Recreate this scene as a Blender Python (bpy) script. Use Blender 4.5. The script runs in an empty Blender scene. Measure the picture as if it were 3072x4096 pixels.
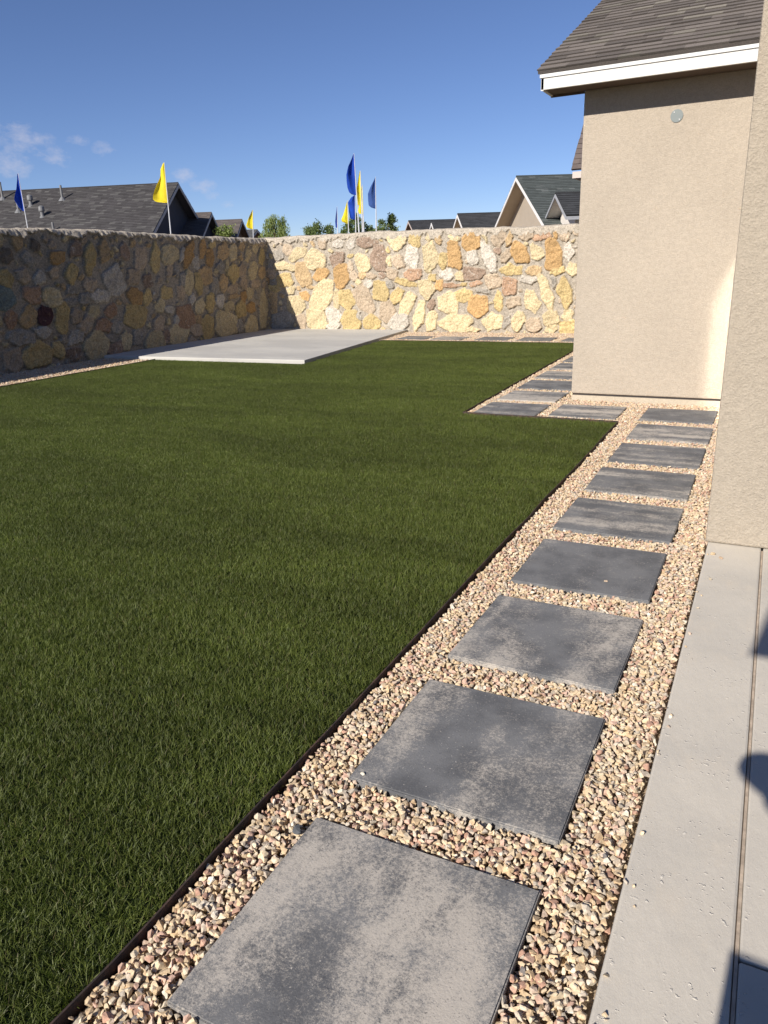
import bpy, bmesh, math, random
import numpy as np
from mathutils import Vector, Matrix
R = math.radians
random.seed(7)
rng = np.random.default_rng(7)
C = bpy.context.scene.collection
scene = bpy.context.scene

# ------------------------------------------------------------------ camera, sky, sun, exposure
EYE = 1.45
FPX, PIT, ROL, YAW = 2990.0, R(18.45), R(-2.1), R(27.3)
cp, sp = math.cos(PIT), math.sin(PIT)
rt, up, fw = Vector((1, 0, 0)), Vector((0, sp, cp)), Vector((0, cp, -sp))
cr, sr = math.cos(ROL), math.sin(ROL)
r2, u2 = cr*rt+sr*up, -sr*rt+cr*up
RZ = Matrix.Rotation(YAW, 3, 'Z')
CR, CU, CF = RZ@r2, RZ@u2, RZ@fw
EYEV = Vector((0, 0, EYE))
cam = bpy.data.objects.new('camera', bpy.data.cameras.new('camera'))
C.objects.link(cam)
m = Matrix((CR, CU, -CF)).transposed().to_4x4()
m.translation = EYEV
cam.matrix_world = m
cam.data.sensor_fit = 'HORIZONTAL'
cam.data.sensor_width = 36
cam.data.lens = 36*FPX/3072
cam.data.clip_start = 0.03
cam.data.clip_end = 2000
scene.camera = cam

SUND = Vector((0.38, 1.6, -1.0)).normalized()          # the way the light travels
SUN_EL = math.asin(-SUND.z)
SUN_AZ = math.atan2(-SUND.x, -SUND.y)
world = bpy.data.worlds.new('World')
scene.world = world
world.use_nodes = True
wn = world.node_tree
wn.nodes.clear()
W = wn.nodes.new
wl = wn.links.new
sky = W('ShaderNodeTexSky')
sky.sky_type = 'NISHITA'
sky.sun_disc = False
sky.sun_elevation = SUN_EL
sky.sun_rotation = SUN_AZ
sky.altitude = 2500
sky.air_density = 1.0
sky.dust_density = 0.0
sky.ozone_density = 4.0
bg = W('ShaderNodeBackground')
bg.inputs['Strength'].default_value = 0.072
wout = W('ShaderNodeOutputWorld')
wl(bg.outputs[0], wout.inputs[0])


def wmath(op, a, b=None, c=None, clamp=False):
    n = W('ShaderNodeMath'); n.operation = op; n.use_clamp = clamp
    for i, v in enumerate((a, b, c)):
        if v is None: continue
        if isinstance(v, (int, float)): n.inputs[i].default_value = v
        else: wl(v, n.inputs[i])
    return n.outputs[0]


tc = W('ShaderNodeTexCoord')
wno = W('ShaderNodeTexNoise')
wno.inputs['Scale'].default_value = 34
wno.inputs['Detail'].default_value = 6
wno.inputs['Roughness'].default_value = 0.66
wmap = W('ShaderNodeMapping')
wmap.inputs['Scale'].default_value = (1, 1, 1.7)
wl(tc.outputs['Generated'], wmap.inputs[0])
wl(wmap.outputs[0], wno.inputs['Vector'])
# small fair-weather clouds low in the sky: (azimuth from +Y towards -X, elevation, radius, strength)
CLOUDS = []
for px, py, rr, st in ((-20, 290, .026, .8), (45, 298, .030, 1.), (80, 300, .02, .9), (25, 355, .028, .9), (50, 362, .018, .8), (122, 340, .022, .75), (100, 335, .02, .5),
                       (168, 307, .016, .5), (228, 326, .020, .6), (245, 330, .014, .4), (398, 380, .018, .7), (432, 405, .022, .6),
                       (455, 428, .02, .5), (485, 440, .022, .5), (560, 350, .03, .0)):
    k = 3072/1659
    CLOUDS.append(((CF + CR*((px*k-1536)/FPX) - CU*((py*k-2048)/FPX)).normalized(), rr, st))
acc = None
for d, rr, st in CLOUDS:
    vd = W('ShaderNodeVectorMath'); vd.operation = 'SUBTRACT'
    wl(tc.outputs['Generated'], vd.inputs[0]); vd.inputs[1].default_value = d
    vs = W('ShaderNodeVectorMath'); vs.operation = 'MULTIPLY'
    wl(vd.outputs[0], vs.inputs[0]); vs.inputs[1].default_value = (1, 1, 1.7)
    vl = W('ShaderNodeVectorMath'); vl.operation = 'LENGTH'
    wl(vs.outputs[0], vl.inputs[0])
    q = wmath('SUBTRACT', 1.0, wmath('DIVIDE', vl.outputs['Value'], rr*1.25), clamp=True)
    q = wmath('MULTIPLY', q, st)
    acc = q if acc is None else wmath('MAXIMUM', acc, q)
nz = wmath('MULTIPLY', wmath('SUBTRACT', wno.outputs['Fac'], 0.5), 2.6)
cm = wmath('MULTIPLY', wmath('ADD', wmath('SUBTRACT', acc, 0.28), wmath('MULTIPLY', nz, wmath('MINIMUM', wmath('MULTIPLY', acc, 3.0), 1.0))), 1.0, clamp=True)
cm = wmath('MULTIPLY', cm, 0.5)
mx = W('ShaderNodeMixRGB')
wl(cm, mx.inputs[0])
mx.inputs[2].default_value = (7.2, 6.9, 7.6, 1)
tn = W('ShaderNodeMixRGB'); tn.blend_type = 'MULTIPLY'; tn.inputs[0].default_value = 1
wl(sky.outputs[0], tn.inputs[1]); tn.inputs[2].default_value = (.97, .94, 1.08, 1)
wl(tn.outputs[0], mx.inputs[1])
wl(mx.outputs[0], bg.inputs['Color'])

sl = bpy.data.lights.new('sun', 'SUN')
sl.energy = 4.8
sl.angle = R(0.53)
sl.color = (1.0, 0.94, 0.86)
sun = bpy.data.objects.new('sun', sl)
C.objects.link(sun)
sun.rotation_euler = SUND.to_track_quat('-Z', 'Y').to_euler()
sun.location = (-6, -24, 15)
scene.view_settings.view_transform = 'Standard'
scene.view_settings.look = 'None'
scene.view_settings.exposure = 0.45
scene.view_settings.gamma = 1.0
scene.render.engine = 'CYCLES'
scene.cycles.max_bounces = 6
scene.cycles.diffuse_bounces = 3
scene.cycles.use_denoising = True
scene.cycles.caustics_reflective = True
scene.cycles.blur_glossy = 0.0
scene.cycles.use_guiding = True
scene.cycles.sample_clamp_indirect = 0


def at(px, py, Y):
    """point on the plane y=Y seen at picture position px,py (1659 x 2212 units)"""
    k = 3072/1659
    d = CF + CR*((px*k-1536)/FPX) - CU*((py*k-2048)/FPX)
    return EYEV + d*(Y/d.y)


# ------------------------------------------------------------------ helpers
class MB:
    def __init__(s):
        s.v, s.f, s.c = [], [], []

    def face(s, pts, col=None):
        i = len(s.v); s.v += [tuple(p) for p in pts]
        s.f.append(tuple(range(i, i+len(pts)))); s.c.append(col)

    def box(s, a, b, col=None):
        (x0, y0, z0), (x1, y1, z1) = a, b
        P = [(x0, y0, z0), (x1, y0, z0), (x1, y1, z0), (x0, y1, z0), (x0, y0, z1), (x1, y0, z1), (x1, y1, z1), (x0, y1, z1)]
        i = len(s.v); s.v += P
        for q in ((0, 3, 2, 1), (4, 5, 6, 7), (0, 1, 5, 4), (1, 2, 6, 5), (2, 3, 7, 6), (3, 0, 4, 7)):
            s.f.append(tuple(i+k for k in q)); s.c.append(col)

    def prism(s, poly, z0, z1, col=None):
        """poly: ccw xy list; z0/z1 numbers"""
        n = len(poly); i = len(s.v)
        s.v += [(p[0], p[1], z0) for p in poly]+[(p[0], p[1], z1) for p in poly]
        s.f.append(tuple(i+k for k in reversed(range(n)))); s.c.append(col)
        s.f.append(tuple(i+n+k for k in range(n))); s.c.append(col)
        for k in range(n):
            l = (k+1) % n
            s.f.append((i+k, i+l, i+n+l, i+n+k)); s.c.append(col)

    def slab(s, poly3, off, col=None):
        """solid between a polygon and its copy moved by off"""
        off = Vector(off); n = len(poly3); i = len(s.v)
        s.v += [tuple(p) for p in poly3]+[tuple(Vector(p)+off) for p in poly3]
        s.f.append(tuple(i+k for k in range(n))); s.c.append(col)
        s.f.append(tuple(i+n+k for k in reversed(range(n)))); s.c.append(col)
        for k in range(n):
            l = (k+1) % n
            s.f.append((i+k, i+n+k, i+n+l, i+l)); s.c.append(col)

    def tube(s, pts, rad, n=8, col=None, caps=True):
        pts = [Vector(p) for p in pts]
        rad = rad if isinstance(rad, (list, tuple)) else [rad]*len(pts)
        base = len(s.v)
        for k, p in enumerate(pts):
            t = (pts[min(k+1, len(pts)-1)]-pts[max(k-1, 0)]).normalized()
            a = t.orthogonal().normalized() if abs(t.z) < .9 else Vector((1, 0, 0)).cross(t).normalized()
            b = t.cross(a)
            for j in range(n):
                w = 2*math.pi*j/n
                s.v.append(tuple(p+(a*math.cos(w)+b*math.sin(w))*rad[k]))
        for k in range(len(pts)-1):
            for j in range(n):
                l = (j+1) % n
                s.f.append((base+k*n+j, base+k*n+l, base+(k+1)*n+l, base+(k+1)*n+j)); s.c.append(col)
        if caps:
            s.f.append(tuple(base+j for j in reversed(range(n)))); s.c.append(col)
            s.f.append(tuple(base+(len(pts)-1)*n+j for j in range(n))); s.c.append(col)

    def build(s, name, mat, parent=None, smooth=False, bevel=0):
        me = bpy.data.meshes.new(name)
        me.from_pydata(s.v, [], s.f)
        me.validate()
        if any(c is not None for c in s.c):
            ca = me.color_attributes.new('col', 'FLOAT_COLOR', 'CORNER')
            arr = []
            for p, c in zip(s.f, s.c):
                c = c or (.5, .5, .5)
                arr += [c[0], c[1], c[2], 1.0]*len(p)
            if len(arr) == len(ca.data)*4: ca.data.foreach_set('color', arr)
        bm = bmesh.new(); bm.from_mesh(me)
        bmesh.ops.recalc_face_normals(bm, faces=bm.faces) if not any(c is not None for c in s.c) else None
        bm.to_mesh(me); bm.free()
        o = bpy.data.objects.new(name, me); C.objects.link(o)
        me.materials.append(mat)
        if parent: o.parent = parent; o.matrix_parent_inverse = parent.matrix_basis.inverted()
        if smooth:
            for p in me.polygons: p.use_smooth = True
        if bevel:
            b = o.modifiers.new('bevel', 'BEVEL'); b.width = bevel; b.segments = 2; b.limit_method = 'ANGLE'
        return o


def npmesh(name, verts, faces, mat, colors=None, parent=None, smooth=False, corner_colors=False):
    """verts (n,3), faces (m,k) all with k corners"""
    verts = np.asarray(verts, np.float32); faces = np.asarray(faces, np.int32)
    me = bpy.data.meshes.new(name)
    me.vertices.add(len(verts)); me.vertices.foreach_set('co', verts.ravel())
    k = faces.shape[1]
    me.loops.add(faces.size); me.loops.foreach_set('vertex_index', faces.ravel())
    me.polygons.add(len(faces))
    me.polygons.foreach_set('loop_start', np.arange(0, faces.size, k, dtype=np.int32))
    me.update(calc_edges=True)
    if colors is not None:
        ca = me.color_attributes.new('col', 'FLOAT_COLOR', 'POINT')
        cc = np.ones((len(verts), 4), np.float32); cc[:, :3] = colors
        ca.data.foreach_set('color', cc.ravel())
    me.polygons.foreach_set('use_smooth', np.full(len(faces), smooth, bool))
    o = bpy.data.objects.new(name, me); C.objects.link(o)
    me.materials.append(mat)
    if parent: o.parent = parent; o.matrix_parent_inverse = parent.matrix_basis.inverted()
    return o


def empty(name, loc=(0, 0, 0)):
    o = bpy.data.objects.new(name, None); C.objects.link(o); o.location = loc; o.empty_display_size = .2
    return o


def tag(o, label=None, cat=None, group=None, kind=None):
    if label: o['label'] = label
    if cat: o['category'] = cat
    if group: o['group'] = group
    if kind: o['kind'] = kind
    return o


# ------------------------------------------------------------------ materials
class Mat:
    def __init__(s, name, rough=.85, spec=.3):
        s.m = bpy.data.materials.new(name); s.m.use_nodes = True
        s.t = s.m.node_tree; s.t.nodes.clear()
        s.out = s.t.nodes.new('ShaderNodeOutputMaterial')
        s.b = s.t.nodes.new('ShaderNodeBsdfPrincipled')
        s.t.links.new(s.b.outputs[0], s.out.inputs[0])
        s.b.inputs['Roughness'].default_value = rough
        s.b.inputs['Specular IOR Level'].default_value = spec
        s.tc = s.t.nodes.new('ShaderNodeTexCoord')
        s.geo = s.t.nodes.new('ShaderNodeNewGeometry')
        s.coord = s.tc.outputs['Object']

    def n(s, kind, **kw):
        x = s.t.nodes.new(kind)
        for k, v in kw.items(): setattr(x, k, v)
        return x

    def put(s, sock, v):
        if isinstance(v, (int, float)): sock.default_value = v
        elif isinstance(v, (tuple, list)): sock.default_value = tuple(v) if len(v) == 4 or len(sock.default_value) == 3 else tuple(v)+(1,)
        else: s.t.links.new(v, sock)

    def noise(s, scale, detail=4, rough=.55, vec=None, stretch=None, w=None, dist=0):
        x = s.n('ShaderNodeTexNoise'); x.inputs['Scale'].default_value = scale
        x.inputs['Detail'].default_value = detail; x.inputs['Roughness'].default_value = rough
        x.inputs['Distortion'].default_value = dist
        v = vec or s.coord
        if stretch:
            mp = s.n('ShaderNodeMapping'); mp.inputs['Scale'].default_value = stretch
            s.put(mp.inputs[0], v); v = mp.outputs[0]
        s.put(x.inputs['Vector'], v)
        return x.outputs['Fac']

    def voro(s, scale, feature='F1', vec=None):
        x = s.n('ShaderNodeTexVoronoi', feature=feature); x.inputs['Scale'].default_value = scale
        s.put(x.inputs['Vector'], vec or s.coord)
        return x.outputs['Distance']

    def math(s, op, a, b=None, clamp=False):
        x = s.n('ShaderNodeMath', operation=op, use_clamp=clamp)
        s.put(x.inputs[0], a)
        if b is not None: s.put(x.inputs[1], b)
        return x.outputs[0]

    def ramp(s, f, a, b, lo=0.0, hi=1.0):
        x = s.n('ShaderNodeMapRange'); x.interpolation_type = 'SMOOTHSTEP'
        s.put(x.inputs[0], f)
        for i, v in zip((1, 2, 3, 4), (a, b, lo, hi)): s.put(x.inputs[i], v)
        return x.outputs[0]

    def mix(s, f, a, b, mode='MIX'):
        x = s.n('ShaderNodeMixRGB', blend_type=mode)
        s.put(x.inputs[0], f); s.put(x.inputs[1], a); s.put(x.inputs[2], b)
        return x.outputs[0]

    def color(s, c): s.put(s.b.inputs['Base Color'], c)

    def attr(s, name='col'):
        x = s.n('ShaderNodeAttribute'); x.attribute_name = name
        return x.outputs['Color']

    def bump(s, h, strength=.5, dist=.01):
        x = s.n('ShaderNodeBump'); x.inputs['Strength'].default_value = strength; x.inputs['Distance'].default_value = dist
        s.put(x.inputs['Height'], h)
        s.t.links.new(x.outputs[0], s.b.inputs['Normal'])

    def var(s, base, amt, scale, **k):
        """base colour times 1 +- amt by noise"""
        f = s.ramp(s.noise(scale, **k), .3, .7, 1-amt, 1+amt)
        return s.mix(1.0, base, s.gray(f), 'MULTIPLY')

    def gray(s, f):
        x = s.n('ShaderNodeCombineColor')
        for i in range(3): s.put(x.inputs[i], f)
        return x.outputs[0]


def simple(name, col, rough=.7, spec=.3, var=.08, scale=6, bump=0, bscale=60):
    M = Mat(name, rough, spec)
    M.color(M.var(col, var, scale))
    if bump: M.bump(M.noise(bscale, 5), bump, .004)
    return M.m


def m_stucco(name, col, grain=85, depth=.006, strength=.7, cv=.10):
    M = Mat(name, .95, .12)
    c = M.var(col, .04, 1.1, detail=5)
    g = M.noise(grain, 5, .72)
    g2 = M.noise(grain*.42, 3, .6)
    c = M.mix(1.0, c, M.gray(M.ramp(g, .3, .7, 1-cv, 1+cv)), 'MULTIPLY')
    c = M.mix(1.0, c, M.gray(M.ramp(g2, .3, .7, .95, 1.05)), 'MULTIPLY')
    M.color(c)
    M.bump(M.math('ADD', g, M.math('MULTIPLY', g2, .8)), strength, depth)
    return M.m


STUCCO = m_stucco('beige_stucco', (.435, .372, .296), 85, .010)
STUCCO_COARSE = m_stucco('coarse_beige_stucco', (.43, .37, .292), 95, .011, .9, .10)
STUCCO_PALE = m_stucco('pale_stucco', (.50, .43, .33), 110)
STUCCO_FAR = simple('far_beige_stucco', (.40, .34, .27), .95, .1, .04, 2)
STUCCO_WHITE = simple('far_white_stucco', (.66, .61, .55), .95, .1, .03, 2)
STUCCO_DARK = simple('charcoal_siding', (.060, .064, .078), .9, .1, .06, 2)
STUCCO_BROWN = simple('brown_stucco', (.16, .12, .095), .9, .1, .06, 2)
DARK_METAL = simple('dark_metal', (.04, .032, .03), .6, .4)
VENT_METAL = simple('vent_metal', (.17, .17, .17), .5, .5)
TRIM_FAR = simple('far_white_trim', (.72, .70, .68), .7, .3, .03)
TRIM_GREY = simple('far_grey_trim', (.33, .34, .36), .7, .3, .03)
TRIM_PINK = simple('beige_trim', (.55, .46, .41), .7, .3, .03)

M = Mat('white_fascia_wood', .75, .25)
g = M.noise(30, 6, .7, stretch=(1.0, 8, 22))
M.color(M.mix(M.ramp(g, .58, .72, 0, .35), (.70, .68, .63), (.54, .52, .47)))
M.bump(g, .6, .004)
FASCIA = M.m
FASCIA_TRIM = simple('white_drip_trim', (.70, .69, .66), .6, .3, .03, 8)

M = Mat('shingles', .93, .15)
a = M.attr()
M.color(M.mix(1.0, a, M.gray(M.ramp(M.noise(160, 3, .8), .3, .7, .72, 1.3)), 'MULTIPLY'))
M.bump(M.noise(260, 2), .6, .004)
SHINGLE = M.m

M = Mat('steel_edging', .8, .3)
M.color(M.mix(M.ramp(M.noise(25, 5), .4, .65), (.035, .026, .023), (.085, .05, .038)))
M.bump(M.noise(60, 3), .4, .003)
EDGING = M.m

M = Mat('poured_concrete', .9, .2)
c = M.mix(M.ramp(M.noise(2.2, 5, .6), .32, .68), (.58, .53, .45), (.51, .47, .405))
c = M.mix(M.ramp(M.noise(9, 4, .6, stretch=(1, .5, 1)), .52, .75, 0, .5), c, (.60, .53, .43))
c = M.mix(M.ramp(M.noise(240, 2), .62, .72, 0, .35), c, (.66, .62, .55))
c = M.mix(M.ramp(M.noise(55, 3), .66, .76, 0, .22), c, (.34, .31, .28))
M.color(c)
sp1 = M.ramp(M.noise(75, 2, .5), .64, .74)
gate = M.ramp(M.noise(6, 3), .42, .60)
c = M.mix(M.math('MULTIPLY', M.math('MULTIPLY', sp1, gate), .45), c, (.68, .64, .57)); M.color(c)
h = M.math('ADD', M.math('MULTIPLY', M.noise(30, 8, .75, stretch=(1, .45, 1)), .9), M.math('MULTIPLY', sp1, M.math('MULTIPLY', gate, .8)))
M.bump(h, .8, .0035)
CONCRETE = M.m

M = Mat('broom_concrete', .9, .2)
c = M.mix(M.ramp(M.noise(.9, 5, .6, stretch=(.5, 1.2, 1)), .35, .65), (.52, .50, .455), (.43, .415, .385))
c = M.mix(M.ramp(M.noise(5, 5, .6), .55, .75, 0, .4), c, (.34, .33, .31))
M.color(c)
M.bump(M.noise(60, 4, .6), .25, .003)
PADCON = M.m

# paver: object colour carries (amount of bloom, streak direction 0 across / 1 along, shift)
M = Mat('charcoal_paver', .82, .3)
oi = M.n('ShaderNodeObjectInfo')
sep = M.n('ShaderNodeSeparateColor'); M.t.links.new(oi.outputs['Color'], sep.inputs[0])
amt, dirn = sep.outputs[0], sep.outputs[1]
shf = M.n('ShaderNodeVectorMath', operation='ADD'); M.t.links.new(M.tc.outputs['Object'], shf.inputs[0])
cx = M.n('ShaderNodeCombineXYZ'); M.put(cx.inputs[0], M.math('MULTIPLY', oi.outputs['Random'], 31.0)); M.put(cx.inputs[1], M.math('MULTIPLY', sep.outputs[2], 17.0))
M.t.links.new(cx.outputs[0], shf.inputs[1])
v = shf.outputs[0]
na = M.noise(2.6, 4, .55, vec=v, stretch=(.30, 2.6, 1), dist=.3)
nb = M.noise(2.2, 4, .55, vec=v, stretch=(1.7, .42, 1), dist=.5)
nm = M.n('ShaderNodeMixRGB'); M.put(nm.inputs[0], dirn); M.put(nm.inputs[1], M.gray(na)); M.put(nm.inputs[2], M.gray(nb))
sc2 = M.n('ShaderNodeSeparateColor'); M.t.links.new(nm.outputs[0], sc2.inputs[0])
big = sc2.outputs[0]
fine = M.noise(110, 7, .9, vec=v)
mid = M.noise(13, 5, .7, vec=v)
f = M.math('ADD', M.math('ADD', big, M.math('MULTIPLY', M.math('SUBTRACT', fine, .5), 1.15)), M.math('MULTIPLY', M.math('SUBTRACT', mid, .5), .42))
thr = M.math('SUBTRACT', .735, M.math('MULTIPLY', amt, .36))
f = M.math('SUBTRACT', f, thr)
bl = M.ramp(f, -.10, .16)
dark = M.mix(M.ramp(M.noise(5, 4, .6, vec=v), .35, .65), (.105, .106, .110), (.175, .175, .176))
dark = M.mix(M.ramp(M.noise(140, 3, .8, vec=v), .52, .70, 0, .5), dark, (.22, .215, .21))
c = M.mix(M.math('MULTIPLY', bl, .88), dark, (.50, .45, .385))
c = M.mix(M.ramp(M.noise(150, 2, .5, vec=v), .68, .74, 0, .8), c, (.50, .46, .41))
c = M.mix(M.ramp(M.noise(190, 2, .5, vec=v), .66, .72, 0, .6), c, (.045, .045, .05))
M.color(c)
M.bump(M.math('ADD', M.noise(170, 3, .7, vec=v), M.math('MULTIPLY', M.noise(40, 3, vec=v), .4)), .45, .0025)
PAVER = M.m

M = Mat('crushed_stone', .9, .2)
a = M.attr()
c = M.mix(1.0, a, M.gray(M.ramp(M.noise(90, 4, .7), .3, .7, .72, 1.22)), 'MULTIPLY')
M.color(c)
M.bump(M.noise(230, 3, .6), .5, .002)
CHIP = M.m

M = Mat('gravel_bed', .95, .1)
c = M.mix(M.ramp(M.voro(70), .1, .6), (.52, .41, .29), (.34, .26, .18))
M.color(c); M.bump(M.voro(70), 1.0, .01)
BED = M.m

M = Mat('desert_soil', .95, .1)
M.color(M.mix(M.ramp(M.noise(.6, 6), .35, .65), (.36, .28, .2), (.27, .21, .15)))
M.bump(M.noise(14, 5), .6, .02)
SOIL = M.m

M = Mat('rubble_stone', .92, .18)
a = M.attr()
n1 = M.noise(34, 5, .75)
n2 = M.noise(95, 3, .7)
c = M.mix(1.0, a, M.gray(M.ramp(n1, .3, .7, .66, 1.26)), 'MULTIPLY')
c = M.mix(1.0, c, M.gray(M.ramp(n2, .3, .7, .74, 1.2)), 'MULTIPLY')
c = M.mix(M.ramp(M.noise(16, 4, .7), .58, .78, 0, .35), c, (.60, .45, .28))
M.color(c)
M.bump(M.math('ADD', n1, M.math('MULTIPLY', n2, .45)), .9, .018)
RUBBLE = M.m

M = Mat('turf_backing', .95, .1)
M.color(M.mix(M.ramp(M.noise(120, 3), .4, .6), (.010, .018, .006), (.025, .032, .012)))
TURFBASE = M.m

M = Mat('turf_blades', .55, .38)
ri = M.geo.outputs['Random Per Island']
pos = M.geo.outputs['Position']
c = M.mix(M.ramp(ri, 0, 1), (.062, .085, .014), (.136, .160, .034))
tan = M.ramp(ri, .955, .965)
c = M.mix(tan, c, (.14, .12, .05))
big = M.noise(.9, 5, .65, vec=pos, stretch=(.45, 1.5, 1), dist=.6)
c = M.mix(1.0, c, M.gray(M.ramp(big, .3, .7, .80, 1.24)), 'MULTIPLY')  # sheen of the brushed, leaning pile put into the blade colour as bands
c = M.mix(1.0, c, M.gray(M.ramp(M.noise(7, 3, .6, vec=pos), .3, .7, .88, 1.12)), 'MULTIPLY')
M.color(c)
tr = M.n('ShaderNodeBsdfTranslucent'); M.put(tr.inputs[0], M.mix(1.0, c, (1.2, 1.5, .6), 'MULTIPLY'))
ms = M.n('ShaderNodeMixShader'); ms.inputs[0].default_value = .25
M.t.links.new(M.b.outputs[0], ms.inputs[1]); M.t.links.new(tr.outputs[0], ms.inputs[2]); M.t.links.new(ms.outputs[0], M.out.inputs[0])
BLADE = M.m


def m_leaf(name, a, b):
    M = Mat(name, .6, .3)
    ri = M.geo.outputs['Random Per Island']
    c = M.mix(ri, a, b); M.color(c)
    tr = M.n('ShaderNodeBsdfTranslucent'); M.put(tr.inputs[0], M.mix(1.0, c, (1.3, 1.6, .6), 'MULTIPLY'))
    ms = M.n('ShaderNodeMixShader'); ms.inputs[0].default_value = .3
    M.t.links.new(M.b.outputs[0], ms.inputs[1]); M.t.links.new(tr.outputs[0], ms.inputs[2]); M.t.links.new(ms.outputs[0], M.out.inputs[0])
    return M.m


LEAF_WILLOW = m_leaf('willow_leaves', (.15, .20, .06), (.30, .34, .12))
LEAF_DARK = m_leaf('olive_leaves', (.08, .12, .04), (.22, .27, .10))
BARK = simple('bark', (.12, .085, .06), .95, .1, .2, 12)


def m_cloth(name, col):
    M = Mat(name, .8, .2)
    c = M.var(col, .05, 8); M.color(c)
    tr = M.n('ShaderNodeBsdfTranslucent'); M.put(tr.inputs[0], c)
    ms = M.n('ShaderNodeMixShader'); ms.inputs[0].default_value = .35
    M.t.links.new(M.b.outputs[0], ms.inputs[1]); M.t.links.new(tr.outputs[0], ms.inputs[2]); M.t.links.new(ms.outputs[0], M.out.inputs[0])
    M.bump(M.noise(2.5, 3, .5, stretch=(3, 3, .6)), .5, .03)
    return M.m


FLAG_BLUE = m_cloth('royal_blue_flag_cloth', (.018, .075, .46))
FLAG_SLATE = m_cloth('faded_blue_flag_cloth', (.055, .115, .34))
FLAG_YELLOW = m_cloth('yellow_flag_cloth', (.85, .72, .045))
POLE = simple('grey_flag_pole', (.55, .56, .58), .45, .5)

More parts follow.
